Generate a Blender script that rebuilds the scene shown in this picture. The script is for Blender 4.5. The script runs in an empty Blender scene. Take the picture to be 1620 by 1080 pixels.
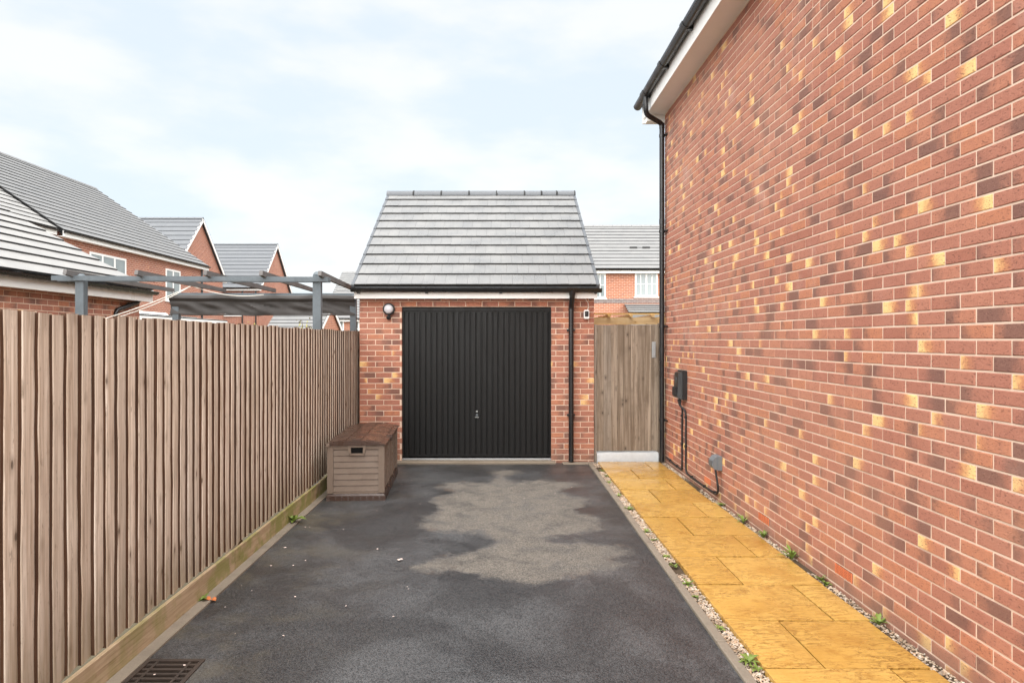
import bpy, math, random
from mathutils import Vector, Matrix, noise
R = math.radians
S = bpy.context.scene
COL = S.collection
random.seed(7)

# ------------------------------------------------------------------ camera
CAM_H = 1.69; F = 1072.0; VX, VY = 790.0, 537.0
cd = bpy.data.cameras.new('camera'); cam = bpy.data.objects.new('camera', cd); COL.objects.link(cam)
cam.location = (0, 0, CAM_H); cam.rotation_euler = (R(90), 0, 0)
cd.sensor_width = 36.0; cd.lens = F / 1620 * 36; cd.shift_x = (810 - VX) / 1620; cd.shift_y = -(540 - VY) / 1620
cd.clip_start = 0.05; cd.clip_end = 2000
S.camera = cam

# ------------------------------------------------------------------ sky and sun (bright overcast)
W = bpy.data.worlds.new('World'); S.world = W; W.use_nodes = True
nt = W.node_tree; nt.nodes.clear()
def wn(t, **k):
    n = nt.nodes.new(t)
    for a, b in k.items(): setattr(n, a, b)
    return n
SUN_EL, SUN_AZ = 46.0, 182.0          # azimuth clockwise from +Y: behind the camera
sky = wn('ShaderNodeTexSky', sky_type='NISHITA', sun_disc=False)
sky.sun_elevation = R(SUN_EL); sky.sun_rotation = R(SUN_AZ); sky.dust_density = 1.5; sky.air_density = 1.0
tc = wn('ShaderNodeTexCoord')
mp = wn('ShaderNodeMapping'); mp.inputs['Scale'].default_value = (1.0, 1.0, 2.6)
nz = wn('ShaderNodeTexNoise'); nz.inputs['Scale'].default_value = 4.0; nz.inputs['Detail'].default_value = 5; nz.inputs['Roughness'].default_value = 0.5
rp = wn('ShaderNodeMapRange', interpolation_type='SMOOTHSTEP'); rp.inputs['From Min'].default_value = 0.36; rp.inputs['From Max'].default_value = 0.60
mixc = wn('ShaderNodeMix', data_type='RGBA'); mixc.inputs['A'].default_value = (1.03, 1.145, 1.24, 1); mixc.inputs['B'].default_value = (1.255, 1.27, 1.285, 1)
mixs = wn('ShaderNodeMix', data_type='RGBA'); mixs.inputs['Factor'].default_value = 0.97
bg = wn('ShaderNodeBackground'); bg.inputs['Strength'].default_value = 0.1
wo = wn('ShaderNodeOutputWorld')
L = nt.links.new
L(tc.outputs['Generated'], mp.inputs['Vector']); L(mp.outputs[0], nz.inputs['Vector']); L(nz.outputs['Fac'], rp.inputs['Value'])
L(rp.outputs['Result'], mixc.inputs['Factor']); L(sky.outputs[0], mixs.inputs['A']); L(mixc.outputs['Result'], mixs.inputs['B'])
L(mixs.outputs['Result'], bg.inputs['Color']); L(bg.outputs[0], wo.inputs['Surface'])
sl = bpy.data.lights.new('sun', 'SUN'); sl.energy = 1.5; sl.angle = R(140); sl.color = (1.0, 0.965, 0.92)
so = bpy.data.objects.new('sun', sl); COL.objects.link(so)
az, el = R(SUN_AZ), R(SUN_EL)
sd = Vector((math.sin(az) * math.cos(el), math.cos(az) * math.cos(el), math.sin(el)))
so.rotation_euler = (-sd).to_track_quat('-Z', 'Y').to_euler(); so.location = sd * 60
vs = S.view_settings; vs.view_transform = 'Standard'; vs.look = 'None'; vs.exposure = 2.95; vs.gamma = 1.0; vs.use_curve_mapping = False

def px(x, y, Y): return Vector(((x - VX) * Y / F, Y, CAM_H + (VY - y) * Y / F))
def gnd(x, y, z=0.0):
    Y = (CAM_H - z) * F / (y - VY); return Vector(((x - VX) * Y / F, Y, z))
def proj(p): return (VX + p[0] * F / p[1], VY - (p[2] - CAM_H) * F / p[1])

# ------------------------------------------------------------------ materials
class NT:
    def __init__(s, name):
        s.m = bpy.data.materials.new(name); s.m.use_nodes = True; s.t = s.m.node_tree
        s.b = s.t.nodes['Principled BSDF']; s._p = None
    def n(s, t, ins=None, **k):
        n = s.t.nodes.new(t)
        for a, b in k.items(): setattr(n, a, b)
        for a, b in (ins or {}).items(): s.set(n.inputs[a], b)
        return n
    def set(s, sock, v):
        if isinstance(v, bpy.types.NodeSocket): s.t.links.new(v, sock)
        else: sock.default_value = v
    def pos(s):
        if not s._p: s._p = s.n('ShaderNodeNewGeometry')
        return s._p.outputs['Position']
    def vec(s, scale, v=None, loc=(0, 0, 0)):
        return s.n('ShaderNodeMapping', {'Vector': v or s.pos(), 'Scale': scale, 'Location': loc}).outputs[0]
    def noise(s, scale, detail=3, rough=0.5, v=None, dist=0.0):
        return s.n('ShaderNodeTexNoise', {'Vector': v or s.pos(), 'Scale': scale, 'Detail': detail, 'Roughness': rough, 'Distortion': dist}).outputs['Fac']
    def vor(s, scale, v=None, out='Distance', feature='F1'):
        return s.n('ShaderNodeTexVoronoi', {'Vector': v or s.pos(), 'Scale': scale}, feature=feature).outputs[out]
    def mr(s, v, a, b, c=0.0, d=1.0, smooth=True):
        return s.n('ShaderNodeMapRange', {'Value': v, 'From Min': a, 'From Max': b, 'To Min': c, 'To Max': d}, interpolation_type='SMOOTHSTEP' if smooth else 'LINEAR').outputs['Result']
    def ma(s, op, a, b=0.0):
        n = s.n('ShaderNodeMath', operation=op); s.set(n.inputs[0], a); s.set(n.inputs[1], b); return n.outputs[0]
    def mix(s, f, a, b, mode='MIX'):
        n = s.n('ShaderNodeMix', data_type='RGBA', blend_type=mode)
        def c(v): return v if isinstance(v, bpy.types.NodeSocket) else tuple(v) + (1,)
        s.set(n.inputs['Factor'], f); s.set(n.inputs['A'], c(a)); s.set(n.inputs['B'], c(b)); return n.outputs['Result']
    def ramp(s, v, stops):
        n = s.n('ShaderNodeValToRGB', {'Fac': v}); e = n.color_ramp.elements
        while len(e) < len(stops): e.new(0.5)
        for q, (p, c) in zip(e, stops): q.position = p; q.color = tuple(c) + (1,)
        return n.outputs['Color']
    def attr(s, name): return s.n('ShaderNodeAttribute', attribute_name=name).outputs['Fac']
    def rnd(s): return s.n('ShaderNodeObjectInfo').outputs['Random']
    def bump(s, h, strength=0.3, dist=0.005):
        s.set(s.b.inputs['Normal'], s.n('ShaderNodeBump', {'Height': h, 'Strength': strength, 'Distance': dist}).outputs[0])
    def out(s, col, rough=0.6, spec=0.5, metal=0.0, coat=None):
        i = s.b.inputs
        s.set(i['Base Color'], col if isinstance(col, bpy.types.NodeSocket) else tuple(col) + (1,))
        s.set(i['Roughness'], rough); s.set(i['Specular IOR Level'], spec); i['Metallic'].default_value = metal
        return s.m

def m_brick():
    t = NT('brick_clay')
    bu, dk, yl, bt = t.attr('bu'), t.attr('dk'), t.attr('yl'), t.attr('bt')
    n1 = t.noise(22, 3); n2 = t.noise(110, 3, 0.6); n3 = t.noise(320, 2)
    base = t.ramp(bt, [(0, (.325, .128, .086)), (.25, (.395, .170, .115)), (.5, (.355, .147, .103)), (.75, (.42, .184, .123)), (1, (.45, .184, .102))])
    base = t.mix(t.mr(n1, .35, .7, 0, .35), base, (.33, .132, .090))
    w = t.ma('ADD', bu, t.ma('MULTIPLY', t.ma('SUBTRACT', n1, .5), .55)); w = t.ma('ADD', w, t.ma('MULTIPLY', t.ma('SUBTRACT', n2, .5), .35))
    d = t.mr(t.ma('SUBTRACT', w, dk), -.30, .34)
    c = t.mix(t.ma('MULTIPLY', d, .74), base, (.135, .076, .064))
    yv = t.ma('SUBTRACT', w, yl)
    yv = t.ma('SUBTRACT', t.ma('ADD', bu, t.ma('MULTIPLY', t.ma('SUBTRACT', n1, .5), .5)), yl)
    yv = t.ma('ADD', yv, t.ma('MULTIPLY', t.ma('SUBTRACT', n2, .5), .12))
    c = t.mix(t.mr(yv, -.45, .05, 0, .9), c, (.53, .225, .10))
    c = t.mix(t.mr(yv, -.22, .24), c, (.76, .51, .22))
    st = t.noise(1, 2, 0.6, t.vec((62, 62, 165)))
    pit = t.mr(st, .585, .66)
    c = t.mix(t.ma('MULTIPLY', pit, .62), c, (.12, .05, .04))
    c = t.mix(t.mr(n2, .60, .8, 0, .4), c, (.58, .34, .24))
    c = t.mix(t.mr(t.noise(.55, 4, .6), .42, .68, 0, .22), c, (.50, .27, .18))
    zz = t.n('ShaderNodeSeparateXYZ', {0: t.pos()}).outputs['Z']
    spl = t.ma('MULTIPLY', t.mr(t.ma('ADD', zz, t.ma('MULTIPLY', t.noise(7, 4, .6), -.22)), -.12, .14, 1, 0), .55)
    c = t.mix(spl, c, (.20, .125, .09))
    eff = t.mr(t.noise(1.3, 4, .6), .58, .78, 0, .28)
    c = t.mix(eff, c, (.62, .52, .46))
    t.bump(t.ma('ADD', t.ma('MULTIPLY', pit, -.8), t.ma('ADD', n2, t.ma('MULTIPLY', n3, .5))), .7, .005)
    return t.out(c, .8, .3)
def m_mortar():
    t = NT('mortar'); n = t.noise(260, 2); n2 = t.noise(4, 4)
    c = t.mix(n, (.60, .455, .35), (.71, .55, .44)); c = t.mix(t.mr(n2, .4, .75, 0, .5), c, (.46, .33, .25))
    t.bump(n, .4, .002); return t.out(c, .9, .2)
def wall_uv(t):
    g = t.n('ShaderNodeNewGeometry'); sp = t.n('ShaderNodeSeparateXYZ', {0: g.outputs['Position']}); sn = t.n('ShaderNodeSeparateXYZ', {0: g.outputs['True Normal']})
    k = t.ma('GREATER_THAN', t.ma('ABSOLUTE', sn.outputs['X']), .7)
    u = t.ma('ADD', t.ma('MULTIPLY', k, sp.outputs['Y']), t.ma('MULTIPLY', t.ma('SUBTRACT', 1.0, k), sp.outputs['X']))
    return t.n('ShaderNodeCombineXYZ', {0: u, 1: sp.outputs['Z'], 2: 0.0}).outputs[0]
def m_farbrick(name, a, b, mo):
    t = NT(name); uv = wall_uv(t)
    br = t.n('ShaderNodeTexBrick', {'Vector': uv, 'Color1': a + (1,), 'Color2': b + (1,), 'Mortar': mo + (1,), 'Scale': 1.0, 'Mortar Size': .006, 'Mortar Smooth': .2, 'Bias': -.1, 'Brick Width': .225, 'Row Height': .075})
    br.offset = .5
    c = br.outputs['Color']
    c = t.mix(t.mr(t.noise(1, 2, .5, t.vec((4.4, 4.4, 13.3))), .6, .75, 0, .6), c, (.17, .085, .07))
    c = t.mix(t.mr(t.noise(1, 2, .5, t.vec((5.1, 5.1, 13.3), loc=(4, 7, 2))), .70, .78, 0, .7), c, (.66, .44, .22))
    c = t.mix(t.mr(t.noise(.5, 4), .4, .8, 0, .25), c, (.45, .27, .2))
    t.bump(br.outputs['Fac'], -.3, .004)
    return t.out(c, .85, .25)
def m_tile(name, lo, hi, rough=.42):
    t = NT(name); n = t.noise(2.5, 5, .6); n2 = t.noise(90, 3); r = t.rnd()
    c = t.mix(n, lo, hi); c = t.mix(t.mr(r, 0, 1, 0, .14, False), c, tuple(x * .75 for x in lo))
    c = t.mix(t.mr(n2, .35, .75, 0, .3), c, tuple(x * .6 for x in lo))
    c = t.mix(t.mr(t.noise(14, 4, .7), .62, .78, 0, .35), c, (.30, .29, .22))
    t.bump(n2, .25, .004); return t.out(c, t.mr(n, .3, .7, rough - .08, rough + .14), .5)
def m_plain(name, col, rough=.5, spec=.5, var=.15, bump=.1, scale=30, metal=0.0):
    t = NT(name); n = t.noise(scale, 4, .6); n2 = t.noise(scale * .08, 3)
    c = t.mix(n, tuple(x * (1 - var) for x in col), tuple(min(1, x * (1 + var)) for x in col))
    c = t.mix(t.mr(n2, .45, .75, 0, var * 2), c, tuple(x * .6 for x in col))
    if bump: t.bump(n, bump, .003)
    return t.out(c, t.mr(n2, .3, .7, max(.03, rough - .08), min(1, rough + .1)), spec, metal)
def m_wood(name, lo, hi, dark, axis=2, knots=True, moss=0.0, base=False, rough=.75, grain=1.0, spec=.3):
    t = NT(name); r = t.rnd()
    off = t.n('ShaderNodeCombineXYZ', {0: t.ma('MULTIPLY', r, 37.0), 1: t.ma('MULTIPLY', r, 91.0), 2: t.ma('MULTIPLY', r, 13.0)}).outputs[0]
    p = t.n('ShaderNodeVectorMath', {0: t.pos(), 1: off}, operation='ADD').outputs[0]
    s = [34, 34, 34]; s[axis] = 1.3
    s2 = [95, 95, 95]; s2[axis] = 3.0
    g1 = t.noise(grain, 4, .6, t.vec(s, p), .6); g2 = t.noise(grain, 3, .6, t.vec(s2, p))
    c = t.mix(t.mr(g1, .34, .66), lo, hi)
    r2 = t.ma('FRACT', t.ma('MULTIPLY', r, 57.3)); c = t.mix(t.mr(r2, .55, 1, 0, .35, False), c, tuple(sum(hi) / 3 * k for k in (.86, .80, .72)))
    c = t.mix(t.mr(r, 0, 1, 0, .45, False), c, tuple(x * .72 for x in lo))
    c = t.mix(t.mr(g2, .52, .74, 0, .6), c, dark)
    c = t.mix(t.mr(t.noise(3.2, 4, .6, p), .5, .72, 0, .4), c, tuple(x * .7 for x in lo))
    h = t.ma('ADD', g1, g2)
    bs = [46, 46, 46]; bs[axis] = 15
    bl = t.mr(t.noise(1, 4, .7, t.vec(bs, p)), .58, .70); c = t.mix(t.ma('MULTIPLY', bl, .5), c, dark)
    if knots:
        ks = [8.0, 8.0, 8.0]; ks[axis] = 4.6
        v = t.vor(1.0, t.vec(ks, p)); kn = t.mr(v, .05, .11, 1, 0); halo = t.mr(v, .08, .28, 1, 0)
        c = t.mix(t.ma('MULTIPLY', halo, .45), c, dark)
        c = t.mix(t.ma('MULTIPLY', kn, .75), c, tuple(x * .45 for x in dark)); h = t.ma('SUBTRACT', h, kn)
    if moss:
        sp = t.n('ShaderNodeSeparateXYZ', {0: t.pos()})
        mm = t.ma('MULTIPLY', t.mr(t.noise(5, 5, .6), .38, .58), t.mr(sp.outputs['Y'], 3.0, 5.5, .35, moss))
        c = t.mix(mm, c, (.17, .185, .035))
    if base:
        zb = t.n('ShaderNodeSeparateXYZ', {0: t.pos()}).outputs['Z']
        bm_ = t.mr(t.ma('ADD', zb, t.ma('MULTIPLY', t.noise(1, 4, .6, t.vec((16, 16, 3), p)), -.7)), -.25, .30, 1, 0)
        c = t.mix(t.ma('MULTIPLY', bm_, .5), c, (.17, .135, .065))
        tp_b = t.mr(t.ma('ADD', zb, t.ma('MULTIPLY', t.noise(1, 4, .6, t.vec((30, 30, 5), p)), .5)), 1.92, 2.12)
        c = t.mix(t.ma('MULTIPLY', tp_b, .4), c, (.20, .14, .10))
    t.bump(h, .35, .004)
    return t.out(c, rough, spec)

def m_tarmac():
    t = NT('tarmac'); sd_ = t.attr('dry')
    big = t.noise(3.2, 6, .65); mid = t.noise(11, 4, .6); agg = t.vor(165, out='Color'); aggd = t.vor(165)
    ag = t.n('ShaderNodeSeparateXYZ', {0: agg}).outputs[0]; fine = t.noise(500, 2)
    e = t.ma('ADD', sd_, t.ma('MULTIPLY', t.ma('SUBTRACT', big, .5), .30)); e = t.ma('ADD', e, t.ma('MULTIPLY', t.ma('SUBTRACT', mid, .5), .26))
    dry = t.mr(e, -.08, .10)
    dry2 = t.ma('MULTIPLY', dry, t.mr(t.noise(4.5, 5, .65, dist=.4), .30, .60, .45, 1))
    ag = t.mr(ag, .0, 1.0, .08, .92); wetc = t.mix(ag, (.006, .006, .007), (.060, .059, .060)); wet_sheen = t.mr(t.noise(1.15, 5, .6, dist=.5), .42, .62); wetc = t.mix(wet_sheen, wetc, t.mix(ag, (.019, .020, .021), (.105, .106, .109)))  # paler bluish blotches paint the wet sheen into the base colour
    dryc = t.mix(ag, (.058, .051, .043), (.200, .180, .154))
    c = t.mix(dry2, wetc, dryc)
    sp = t.n('ShaderNodeSeparateXYZ', {0: t.pos()})
    silt = t.ma('MULTIPLY', t.mr(sp.outputs['X'], -1.85, -.55, 1, 0), t.mr(t.noise(2.1, 5, .65), .46, .68))
    c = t.mix(t.ma('MULTIPLY', silt, .45), c, (.115, .098, .062))
    rim = t.mr(t.ma('ABSOLUTE', e), 0, .10, 1, 0)
    c = t.mix(t.ma('MULTIPLY', rim, t.mr(t.noise(4, 3), .55, .7, 0, .4)), c, (.12, .085, .06))
    spk = t.mr(t.vor(34), .035, .05, 1, 0)
    c = t.mix(t.ma('MULTIPLY', spk, .12), c, (.45, .43, .40))
    t.bump(t.ma('ADD', t.ma('MULTIPLY', aggd, -1.0), t.ma('MULTIPLY', fine, .3)), .40, .005)
    wet_r = t.mr(t.noise(1.6, 4, .6), .35, .65, .28, .50)
    rr = t.ma('ADD', t.ma('MULTIPLY', dry, t.ma('SUBTRACT', .9, wet_r)), wet_r)
    return t.out(c, rr, .5)
def m_slab():
    t = NT('ochre_stone'); r = t.rnd()
    p = t.n('ShaderNodeVectorMath', {0: t.pos(), 1: t.n('ShaderNodeCombineXYZ', {0: t.ma('MULTIPLY', r, 17.0), 1: t.ma('MULTIPLY', r, 31.0), 2: 0.0}).outputs[0]}, operation='ADD').outputs[0]
    big = t.noise(2.6, 5, .6, p, .5); rip = t.noise(1, 5, .65, t.vec((5, 22, 5), p), 1.6); fine = t.noise(160, 3, .6, p); mid = t.noise(9, 5, .65, p)
    c = t.mix(big, (.50, .285, .056), (.69, .45, .14))
    c = t.mix(t.mr(r, 0, 1, 0, .6, False), c, (.42, .225, .04))
    crease = t.mr(t.ma('ABSOLUTE', t.ma('SUBTRACT', rip, .5)), 0, .045, 1, 0)
    c = t.mix(t.ma('MULTIPLY', crease, t.mr(big, .36, .58, .10, .9)), c, (.17, .075, .012))
    c = t.mix(t.mr(mid, .52, .72, 0, .6), c, (.32, .150, .024))
    c = t.mix(t.mr(t.noise(1.3, 4, .6), .5, .7, 0, .6), c, (.36, .175, .03))
    c = t.mix(t.mr(t.noise(38, 4, .7, p), .56, .72, 0, .45), c, (.26, .125, .022))
    c = t.mix(t.mr(fine, .6, .75, 0, .2), c, (.30, .17, .05))
    t.bump(t.ma('ADD', t.ma('MULTIPLY', rip, 2.2), t.ma('ADD', mid, t.ma('MULTIPLY', fine, .12))), .22, .008)
    return t.out(c, t.mr(big, .35, .65, .10, .34), .5)
def m_leaf(name, a, b):
    t = NT(name); n = t.noise(40, 2); r = t.rnd()
    c = t.mix(n, a, b); c = t.mix(t.mr(r, 0, 1, 0, .4, False), c, tuple(x * .6 for x in a))
    t.b.inputs['Subsurface Weight'].default_value = 0.0
    return t.out(c, .5, .4)
def m_gravel():
    t = NT('gravel'); r = t.attr('bt'); c = t.ramp(r, [(0, (.36, .27, .18)), (.3, (.58, .50, .40)), (.6, (.46, .30, .19)), (.85, (.68, .62, .54)), (1, (.27, .21, .17))])
    c = t.mix(t.mr(t.noise(200, 3), .4, .7, 0, .4), c, (.25, .17, .11)); c = t.mix(t.mr(t.noise(9, 4, .6), .42, .66, 0, .6), c, (.17, .115, .07)); return t.out(c, .75, .3)
def m_steel_door():
    t = NT('black_door_paint'); n = t.noise(1, 4, .6, t.vec((60, 60, 2.2))); n2 = t.noise(70, 3)
    c = t.mix(t.mr(n, .45, .75), (.002, .002, .002), (.006, .0055, .005)); c = t.mix(t.mr(n2, .6, .8, 0, .4), c, (.03, .03, .03))
    return t.out(c, t.mr(n, .3, .7, .38, .6), .3)
def m_glass():
    t = NT('window_glass'); n = t.noise(1.1, 3); c = t.mix(n, (.10, .13, .14), (.30, .34, .34)); return t.out(c, .06, .8)

M = dict(brick=m_brick(), mortar=m_mortar(),
 farbrick=m_farbrick('far_brick_red', (.33, .130, .080), (.26, .100, .068), (.56, .43, .36)),
 farbrick2=m_farbrick('far_brick_orange', (.38, .145, .080), (.30, .112, .068), (.60, .45, .36)),
 greybrick=m_farbrick('grey_band_brick', (.20, .17, .165), (.15, .13, .13), (.4, .35, .32)),
 tile=m_tile('concrete_tile', (.142, .146, .152), (.245, .243, .235), .34), tile_b=m_tile('concrete_tile_bluish', (.070, .078, .088), (.118, .127, .140)),
 tile_l=m_tile('concrete_tile_pale', (.25, .245, .236), (.355, .347, .333)), tile_m=m_tile('concrete_tile_mid', (.145, .147, .15), (.22, .218, .213)),
 tile_edge_shade=m_plain('tile_edge_shadow', (.032, .032, .032), .8, .2, .3, .2, 60),  # tile edges coloured near-black to paint the shadow line under each course
 white=m_plain('white_upvc', (.80, .80, .78), .35, .5, .04, 0, 8), black=m_plain('black_pvc', (.012, .012, .013), .28, .5, .2, .03, 40),
 blackmat=m_plain('black_matt', (.016, .016, .017), .5, .4, .2, .1, 90), steel=m_steel_door(),
 concrete=m_plain('concrete', (.215, .180, .140), .75, .35, .22, .4, 70), concrete_p=m_plain('concrete_pale', (.225, .185, .14), .7, .35, .2, .4, 70),
 paint_step=m_plain('worn_white_paint', (.50, .52, .53), .55, .4, .16, .5, 25),
 pale=m_wood('weathered_fence_wood', (.55, .435, .335), (.87, .77, .655), (.20, .138, .092), base=True),
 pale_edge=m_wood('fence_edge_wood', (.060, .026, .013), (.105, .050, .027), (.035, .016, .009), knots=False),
 gboard=m_wood('gravel_board_wood', (.38, .265, .155), (.54, .41, .265), (.20, .13, .07), axis=1, moss=.75),
 gate=m_wood('grey_brown_gate_wood', (.165, .122, .085), (.37, .300, .232), (.075, .053, .037), grain=.8),
 newwood=m_wood('new_yellow_timber', (.62, .38, .13), (.78, .54, .24), (.5, .28, .09), axis=0),
 pergola=m_plain('slate_painted_wood', (.105, .125, .14), .6, .35, .22, .35, 40), perg_dark=m_plain('weathered_grey_rafter', (.115, .108, .105), .65, .35, .25, .35, 40),
 canvas=m_plain('grey_canvas', (.062, .058, .056), .75, .3, .16, .25, 55), cord=m_plain('white_cord', (.68, .66, .6), .7, .3, .1, 0, 40),
 tarmac=m_tarmac(), slab=m_slab(), soil=m_plain('dark_soil', (.085, .062, .042), .95, .1, .4, .6, 45),
 earth=m_plain('bare_earth', (.13, .115, .08), .95, .15, .3, .5, 3.0), gravel=m_gravel(),
 leaf=m_leaf('weed_leaf', (.10, .16, .025), (.22, .28, .055)), leaf_y=m_leaf('yellow_leaf', (.36, .30, .04), (.22, .25, .04)), bark=m_plain('bark', (.1, .07, .045), .9, .2, .3, .5, 40),
 resin=m_plain('taupe_resin', (.185, .138, .106), .5, .4, .12, .2, 120), resin_d=m_plain('dark_brown_resin', (.052, .026, .017), .30, .5, .12, .10, 90),
 vent=m_plain('terracotta_vent', (.56, .165, .075), .6, .4, .1, .1, 60), grey=m_plain('grey_plastic', (.145, .165, .18), .35, .5, .08, .05, 50), grey_d=m_plain('dark_grey_plastic', (.085, .095, .105), .4, .5, .08, .05, 50),
 galv=m_plain('galvanised', (.42, .44, .45), .4, .5, .12, .1, 60, .6), chrome=m_plain('bright_metal', (.28, .28, .27), .25, .5, .05, 0, 60, .8),
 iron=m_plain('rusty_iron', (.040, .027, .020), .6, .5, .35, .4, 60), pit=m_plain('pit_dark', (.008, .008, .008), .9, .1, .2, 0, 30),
 lens=m_plain('frosted_lens', (.50, .50, .53), .2, .5, .05, 0, 30), glass=m_glass(), petal=m_plain('pale_petal', (.75, .62, .56), .8, .2, .1, 0, 30),
 dleaf=m_plain('orange_dead_leaf', (.50, .15, .045), .7, .3, .2, 0, 30))

# ------------------------------------------------------------------ mesh helpers
WL = {}
class MB:
    def __init__(s): s.v = []; s.f = []; s.m = []; s.a = {}
    def quad(s, a, b, c, d, m=0):
        i = len(s.v); s.v += [tuple(a), tuple(b), tuple(c), tuple(d)]; s.f.append((i, i + 1, i + 2, i + 3)); s.m.append(m)
    def box(s, x0, x1, y0, y1, z0, z1, m=0, T=None, bev=0.0):
        if bev:
            P = []
            for z, k in ((z0, 0), (z0 + bev, 1), (z1 - bev, 1), (z1, 0)):
                e = 0 if k else bev
                P += [(x0 + e, y0 + e, z), (x1 - e, y0 + e, z), (x1 - e, y1 - e, z), (x0 + e, y1 - e, z)]
            fs = [(3, 2, 1, 0), (12, 13, 14, 15)] + [(r * 4 + k, r * 4 + (k + 1) % 4, r * 4 + 4 + (k + 1) % 4, r * 4 + 4 + k) for r in range(3) for k in range(4)]
        else:
            P = [(x0, y0, z0), (x1, y0, z0), (x1, y1, z0), (x0, y1, z0), (x0, y0, z1), (x1, y0, z1), (x1, y1, z1), (x0, y1, z1)]
            fs = [(3, 2, 1, 0), (4, 5, 6, 7), (0, 1, 5, 4), (1, 2, 6, 5), (2, 3, 7, 6), (3, 0, 4, 7)]
        s.add(P, fs, m, T)
        return s
    def add(s, P, fs, m=0, T=None):
        i = len(s.v)
        s.v += [tuple(T @ Vector(p)) if T else tuple(p) for p in P]
        s.f += [tuple(i + k for k in f) for f in fs]; s.m += [m] * len(fs) if isinstance(m, int) else list(m)
        return i
    def bar(s, p, q, w, h, m=0, up=(0, 0, 1)):
        p, q = Vector(p), Vector(q); d = (q - p).normalized(); u = Vector(up); sd_ = d.cross(u).normalized(); u = sd_.cross(d)
        P = [c + sd_ * a * w / 2 + u * b * h / 2 for c in (p, q) for a, b in ((-1, -1), (1, -1), (1, 1), (-1, 1))]
        s.add(P, [(0, 1, 2, 3), (7, 6, 5, 4), (0, 4, 5, 1), (1, 5, 6, 2), (2, 6, 7, 3), (3, 7, 4, 0)], m); return s
    def tube(s, path, r, n=10, m=0, cap=True):
        path = [Vector(p) for p in path]; rs = r if isinstance(r, (list, tuple)) else [r] * len(path); base = len(s.v); u = None
        for i, p in enumerate(path):
            d = ((path[min(i + 1, len(path) - 1)] - p).normalized() + (p - path[max(i - 1, 0)]).normalized()).normalized()
            if u is None: u = d.orthogonal().normalized()
            u = (u - d * u.dot(d)).normalized(); w = d.cross(u)
            s.v += [tuple(p + (u * math.cos(6.28318 * k / n) + w * math.sin(6.28318 * k / n)) * rs[i]) for k in range(n)]
        for i in range(len(path) - 1):
            for k in range(n):
                a = base + i * n; s.f.append((a + k, a + (k + 1) % n, a + n + (k + 1) % n, a + n + k)); s.m.append(m)
        if cap:
            s.f.append(tuple(base + k for k in reversed(range(n)))); s.m.append(m)
            e = base + (len(path) - 1) * n; s.f.append(tuple(e + k for k in range(n))); s.m.append(m)
        return s
    def prism(s, poly, T, d, m=0):      # poly in local xy, extruded to local z = d, mapped with T
        n = len(poly); P = [(x, y, 0) for x, y in poly] + [(x, y, d) for x, y in poly]
        s.add(P, [tuple(reversed(range(n))), tuple(range(n, 2 * n))] + [(k, (k + 1) % n, n + (k + 1) % n, n + k) for k in range(n)], m, T); return s
    def build(s, name, mats, parent=None, kind=None, smooth=False, recentre=True):
        vs_ = s.v; org = Vector((0, 0, 0))
        if recentre and vs_:
            xs, ys, zs = zip(*vs_); org = Vector(((min(xs) + max(xs)) / 2, (min(ys) + max(ys)) / 2, min(zs)))
            vs_ = [(a - org.x, b - org.y, c - org.z) for a, b, c in vs_]
        me = bpy.data.meshes.new(name); me.from_pydata(vs_, [], s.f)
        for m in (mats if isinstance(mats, (list, tuple)) else [mats]): me.materials.append(M[m])
        me.polygons.foreach_set('material_index', s.m)
        for k, vals in s.a.items(): me.attributes.new(k, 'FLOAT', 'POINT').data.foreach_set('value', vals)
        if smooth:
            me.shade_smooth(); me.set_sharp_from_angle(angle=R(38))
        me.update()
        return link(name, me, org, parent, kind)
def link(name, data, org, parent=None, kind=None):
    o = bpy.data.objects.new(name, data); COL.objects.link(o); org = Vector(org)
    if parent: o.parent = parent; o.location = org - WL[parent]
    else: o.location = org
    WL[o] = org
    if kind: o['kind'] = kind
    return o
def tag(o, label, cat, group=None):
    o['label'] = label; o['category'] = cat
    if group: o['group'] = group
    return o
def thing(name, label, cat, loc=(0, 0, 0), rz=0, group=None, local=False):
    o = bpy.data.objects.new(name, None); COL.objects.link(o); o.location = loc; o.rotation_euler = (0, 0, rz); o.empty_display_size = .1
    WL[o] = Vector((0, 0, 0)) if local else Vector(loc)
    return tag(o, label, cat, group)
def BX(name, mat, parent, *d, kind=None, bev=0.0): return MB().box(*d, bev=bev).build(name, mat, parent, kind)

# ------------------------------------------------------------------ bricks
BC = {}
def brick_geo(Lb, v, depth=.1025, h=.065):
    rg = random.Random(hash((round(Lb, 3), v, 11)) & 0xffff); e = .0035; j = lambda a: rg.uniform(-a, a)
    x0, x1, z0, z1 = 0, Lb, 0, h
    P = [(x0, depth, z0), (x1, depth, z0), (x1, depth, z1), (x0, depth, z1)]
    P += [(x0 + j(.0012), .003, z0 + j(.001)), (x1 + j(.0012), .003, z0 + j(.001)), (x1 + j(.0012), .003, z1 + j(.001)), (x0 + j(.0012), .003, z1 + j(.001))]
    P += [(x0 + e + j(.001), j(.0006), z0 + e + j(.001)), (x1 - e, j(.0006), z0 + e), (x1 - e, j(.0006), z1 - e + j(.001)), (x0 + e, j(.0006), z1 - e)]
    fs = [(8, 9, 10, 11), (4, 5, 9, 8), (5, 6, 10, 9), (6, 7, 11, 10), (7, 4, 8, 11), (0, 1, 5, 4), (1, 2, 6, 5), (2, 3, 7, 6), (3, 0, 4, 7)]
    return P, fs
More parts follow.
